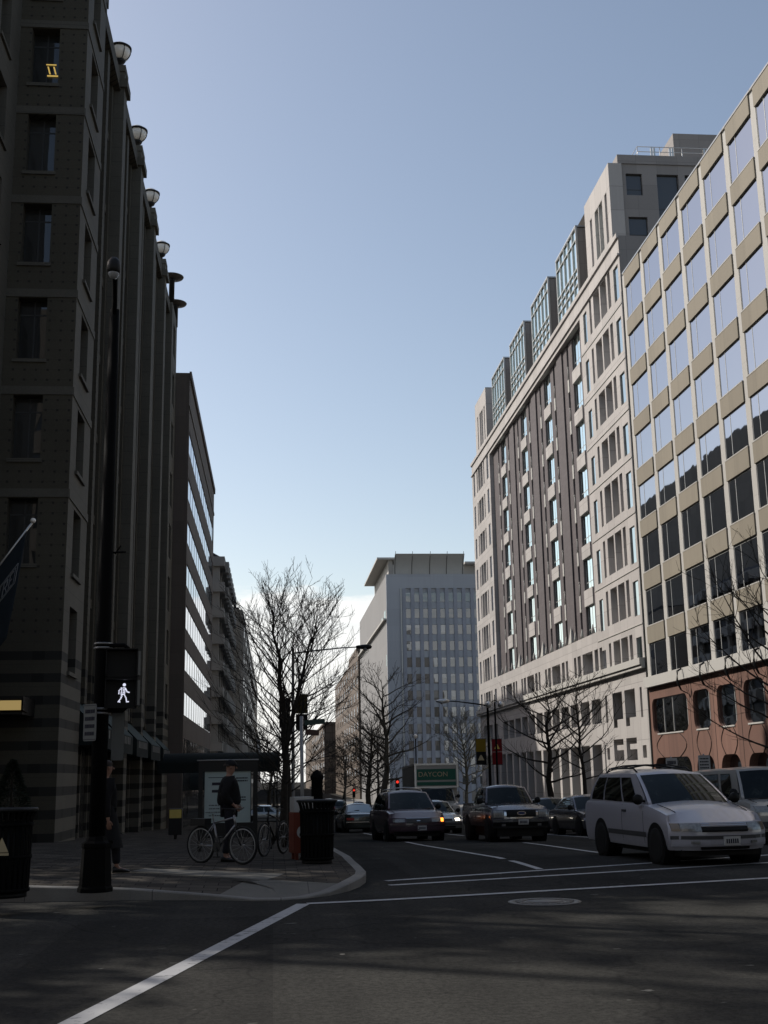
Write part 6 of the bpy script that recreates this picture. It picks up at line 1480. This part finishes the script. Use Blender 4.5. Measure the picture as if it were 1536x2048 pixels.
# local frame: the figure faces +x, left hand side is +y
stand=dict(pelvis=(0,0,.93),belly=(0,0,1.08),chest=(.0,0,1.33),neck0=(-.01,0,1.46),neck=(.0,0,1.52),head0=(.02,0,1.58),head=(.025,0,1.65),crown=(.02,0,1.72),
 shl=(-.01,.19,1.41),ell=(-.04,.25,1.13),wrl=(.14,.2,.98),shr=(-.01,-.19,1.41),elr=(-.12,-.26,1.14),wrr=(.06,-.2,.985),
 hipl=(0,.1,.9),knl=(.05,.12,.5),anl=(-.02,.13,.09),toel=(.13,.15,.03),hipr=(0,-.1,.9),knr=(.0,-.13,.5),anr=(-.08,-.14,.09),toer=(.07,-.17,.03),face=(1,0,0),pnl=(0,-1,0),pnr=(.3,.6,-.6))
mx,my=-.82,22.75
stand['bulk']=1.3
pr=person('man in a dark jacket and cap standing behind the silver bicycle, facing right',(mx,my,ZS(mx,my)),R(8),stand,cap=True); pr.scale=(1.02,)*3
walk=dict(stand); walk.update(bulk=1.15,anl=(-.28,.08,.16),toel=(-.16,.09,.05),knl=(-.05,.1,.52),anr=(.2,-.08,.09),toer=(.36,-.09,.03),knr=(.16,-.1,.5),wrl=(.12,.24,.86),ell=(-.02,.26,1.12),wrr=(-.02,-.26,.84),elr=(-.06,-.25,1.12))
mx,my=-2.72,20.1
person('walker in a long black coat partly hidden by the signal pole',(mx,my,ZS(mx,my)),R(25),walk,long_coat=True)
mx,my=16.6,60
person('fair-haired person on the far pavement above the dark parked cars',(mx,my,zr(mx,my)),R(200),walk,hairm='blond',coatm='signgrey')

# ================================================================ bicycles
def bicycle(label,A,B,z,frame,extra=False):
    """A rear hub, B front hub on the ground plane"""
    d=Vector((B[0]-A[0],B[1]-A[1],0)); L=d.length; t=thing('bicycle',label,'bicycle',(A[0],A[1],z),math.atan2(d.y,d.x))
    r=.325
    for x in (0,L):
        w=link('wheel',None,t,(x,0,r)); a=MB(); n=36
        rows=[[((r-.018+.022*math.cos(p))*math.cos(q),.022*math.sin(p),(r-.018+.022*math.cos(p))*math.sin(q)) for p in [2*math.pi*k/8 for k in range(8)]] for q in [2*math.pi*k/n for k in range(n+1)]]
        a.grid(rows,True,True); a.build('tyre',M['tyre'],w,True)
        a=MB(); a.lathe((0,0,0),[(r-.055,-.012),(r-.035,-.012),(r-.035,.012),(r-.055,.012)],36,'y'); a.v=a.v; 
        a.f=[f for f in a.f if len(f)==4]; a.sm=a.sm[:len(a.f)]
        a.build('rim',M['grey_metal'],w,True)
        a=MB(); a.lathe((0,0,0),[(.02,-.04),(.02,.04)],8,'y')
        for k in range(18):
            q=k*math.pi/9; a.tube([(.02*math.cos(q+.8),(.03 if k%2 else -.03),.02*math.sin(q+.8)),((r-.045)*math.cos(q),0,(r-.045)*math.sin(q))],.0022,3,False)
        a.build('spokes',M['grey_metal'],w,True)
    bb=(L*.42,0,.29); st=(L*.30,0,.74); ht=(L*.80,0,.80); hb=(L*.83,0,.68); hub=(0,0,r); fh=(L,0,r)
    a=MB()
    for p,q,rr in ((bb,st,.017),((L*.315,0,.70),ht,.017),(bb,hb,.021),((L*.83,0,.66),(L*.785,0,.84),.02)): a.tube([p,q],rr,8)
    for sg in(-1,1):
        a.tube([bb,(0,sg*.06,r)],.011,6); a.tube([(L*.315,sg*.02,.68),(0,sg*.06,r)],.009,6)
    a.build('frame',M[frame],t,True)
    a=MB()
    for sg in(-1,1): a.tube([(L*.835,sg*.05,.64),(L*.93,sg*.055,.45),(L,sg*.055,r)],.014,6)
    a.build('fork',M['darkmetal'],t,True)
    a=MB(); a.tube([st,(L*.275,0,.86)],.013,6); a.build('seat_post',M['grey_metal'],t,True)
    a=MB(); a.grid([[(L*.275+x,y*w,.88+dz) for y in(-1,-.5,0,.5,1)] for x,w,dz in((-.13,.07,.0),(-.08,.08,.012),(.0,.05,.008),(.13,.018,0))]); a.grid([[(L*.275+x,y*w,.86) for y in(-1,0,1)] for x,w in((-.13,.07),(0,.05),(.13,.018))]); o=a.build('saddle',M['black'],t,True)
    a=MB(); a.tube([(L*.785,0,.82),(L*.81,0,.93)],.014,6); a.tube([(L*.76,-.3,.96),(L*.83,-.1,.945),(L*.83,.1,.945),(L*.76,.3,.96)],.013,6); a.build('handlebar',M['darkmetal'],t,True)
    a=MB(); a.lathe((bb[0],-.05,bb[2]),[(.09,-.004),(.09,.004)],18,'y'); a.tube([(bb[0],-.06,bb[2]),(bb[0]+.05,-.07,bb[2]-.16)],.011,5); a.tube([(bb[0],.06,bb[2]),(bb[0]-.05,.07,bb[2]+.16)],.011,5); a.box(bb[0]+.0,bb[0]+.1,-.14,-.07,bb[2]-.175,bb[2]-.15); a.box(bb[0]-.1,bb[0],.07,.14,bb[2]+.15,bb[2]+.175); a.build('crank',M['darkmetal'],t,True)
    if extra:
        a=MB(); a.box(-.18,.16,-.09,.09,.66,.78); a.build('rack_bag',M['black'],t,True)
    return t
bicycle('silver bicycle held by the man in the cap',(-1.30,22.35),(-.535,21.75),ZS(-.9,22),'bikeframe',True)
bicycle('dark bicycle parked behind the silver one beside the big tree',(.2,25.0),(-.18,24.1),ZS(0,24.4),'darkmetal')
# ================================================================ sky, sun, camera
AZ,EL=R(SUN_AZ),R(SUN_EL)           # azimuth left of the street axis (+Y), elevation
sd=Vector((-math.sin(AZ)*math.cos(EL),math.cos(AZ)*math.cos(EL),math.sin(EL)))
L=bpy.data.lights.new('sun','SUN'); L.energy=SUN_E; L.angle=R(.53); L.color=(1,.945,.87)
so=bpy.data.objects.new('sun',L); COL.objects.link(so); so.rotation_euler=(-sd).to_track_quat('-Z','Y').to_euler(); so.location=(-60,60,90)
wd=bpy.data.worlds.new('World'); sc.world=wd; wd.use_nodes=True; nt=wd.node_tree; nt.nodes.clear()
N=nt.nodes.new; lk=nt.links.new
sky=N('ShaderNodeTexSky'); sky.sky_type='NISHITA'; sky.sun_disc=False; sky.sun_elevation=EL; sky.sun_rotation=-AZ
sky.air_density=1.0; sky.dust_density=SKY_DUST; sky.ozone_density=1.2
tc=N('ShaderNodeTexCoord'); sp=N('ShaderNodeSeparateXYZ'); lk(tc.outputs['Generated'],sp.inputs[0])
def mth(op,a,b=None,cl=False):
    n=N('ShaderNodeMath'); n.operation=op; n.use_clamp=cl
    for i,v in enumerate((a,b)):
        if v is None: continue
        if hasattr(v,'is_output'): lk(v,n.inputs[i])
        else: n.inputs[i].default_value=v
    return n.outputs[0]
# clouds: a ragged bank low over the street and a few puffs above it
den=mth('ADD',mth('ABSOLUTE',sp.outputs[2]),.02)
mp=N('ShaderNodeCombineXYZ'); lk(mth('MULTIPLY',sp.outputs[0],3.2),mp.inputs[0]); lk(mth('MULTIPLY',sp.outputs[1],3.2),mp.inputs[1]); lk(mth('MULTIPLY',sp.outputs[2],14),mp.inputs[2])
nz=N('ShaderNodeTexNoise'); nz.inputs['Scale'].default_value=2.1; nz.inputs['Detail'].default_value=9; nz.inputs['Roughness'].default_value=.6; lk(mp.outputs[0],nz.inputs['Vector'])
elev=sp.outputs[2]
low=N('ShaderNodeMapRange'); low.inputs['From Min'].default_value=.118; low.inputs['From Max'].default_value=.165; low.inputs['To Min'].default_value=.36; low.inputs['To Max'].default_value=-.09; lk(elev,low.inputs['Value'])
hi=N('ShaderNodeMapRange'); hi.inputs['From Min'].default_value=.185; hi.inputs['From Max'].default_value=.225; hi.inputs['To Min'].default_value=0; hi.inputs['To Max'].default_value=-.5; lk(elev,hi.inputs['Value'])
cl=mth('ADD',mth('ADD',nz.outputs['Fac'],low.outputs[0]),hi.outputs[0])
cm=N('ShaderNodeMapRange'); cm.interpolation_type='SMOOTHSTEP'; cm.inputs['From Min'].default_value=.54; cm.inputs['From Max'].default_value=.72; lk(cl,cm.inputs['Value'])
nz2=N('ShaderNodeTexNoise'); nz2.inputs['Scale'].default_value=5; nz2.inputs['Detail'].default_value=8; lk(mp.outputs[0],nz2.inputs['Vector'])
cc=N('ShaderNodeMix'); cc.data_type='RGBA'; lk(nz2.outputs['Fac'],cc.inputs[0]); k=1/SKY_S; cc.inputs[6].default_value=(.80*k,.83*k,.86*k,1); cc.inputs[7].default_value=(1.3*k,1.28*k,1.22*k,1)
tint=N('ShaderNodeMix'); tint.data_type='RGBA'; tint.blend_type='MULTIPLY'; tint.inputs[0].default_value=1; lk(sky.outputs[0],tint.inputs[6]); tint.inputs[7].default_value=(*SKY_TINT,1)
hm=N('ShaderNodeMapRange'); hm.inputs['From Min'].default_value=.62; hm.inputs['From Max'].default_value=.08; hm.inputs['To Min'].default_value=1; hm.inputs['To Max'].default_value=HZ; lk(elev,hm.inputs['Value'])
hz=N('ShaderNodeMix'); hz.data_type='RGBA'; hz.blend_type='MULTIPLY'; hz.inputs[0].default_value=1; lk(tint.outputs[2],hz.inputs[6]); hc=N('ShaderNodeCombineXYZ'); [lk(hm.outputs[0],hc.inputs[i]) for i in range(3)]; lk(hc.outputs[0],hz.inputs[7])
mx_=N('ShaderNodeMix'); mx_.data_type='RGBA'; lk(mth('MULTIPLY',cm.outputs[0],.9),mx_.inputs[0]); lk(hz.outputs[2],mx_.inputs[6]); lk(cc.outputs[2],mx_.inputs[7])
bg=N('ShaderNodeBackground'); lk(mx_.outputs[2],bg.inputs[0]); bg.inputs[1].default_value=SKY_S
ow=N('ShaderNodeOutputWorld'); lk(bg.outputs[0],ow.inputs[0])
# camera solved from the photograph's vanishing lines
f_,yaw,pit,roll=2372.18,.0944203,.2187754,-.0177202
cy,sy,cp,sp_=math.cos(yaw),math.sin(yaw),math.cos(pit),math.sin(pit)
F=Vector((sy*cp,cy*cp,sp_)); Rr=Vector((cy,-sy,0)); Uu=Rr.cross(F); c,s=math.cos(roll),math.sin(roll)
R2=c*Rr+s*Uu; U2=-s*Rr+c*Uu
cam=bpy.data.cameras.new('camera'); co=bpy.data.objects.new('camera',cam); COL.objects.link(co)
co.matrix_world=Matrix(((R2.x,U2.x,-F.x,0),(R2.y,U2.y,-F.y,0),(R2.z,U2.z,-F.z,1.65),(0,0,0,1)))
cam.sensor_fit='VERTICAL'; cam.sensor_height=36; cam.lens=36*f_/2048; cam.clip_end=5000; cam.clip_start=.05
sc.camera=co
vs=sc.view_settings; vs.view_transform='Standard'; vs.look='None'; vs.exposure=EXPO; vs.gamma=1
cy_=sc.cycles; cy_.use_denoising=True; cy_.max_bounces=8; cy_.diffuse_bounces=3; cy_.glossy_bounces=4; cy_.caustics_reflective=True; cy_.blur_glossy=BLURG; cy_.sample_clamp_indirect=CLAMP
cy_.use_guiding=GUIDE; cy_.use_surface_guiding=True; cy_.guiding_training_samples=128
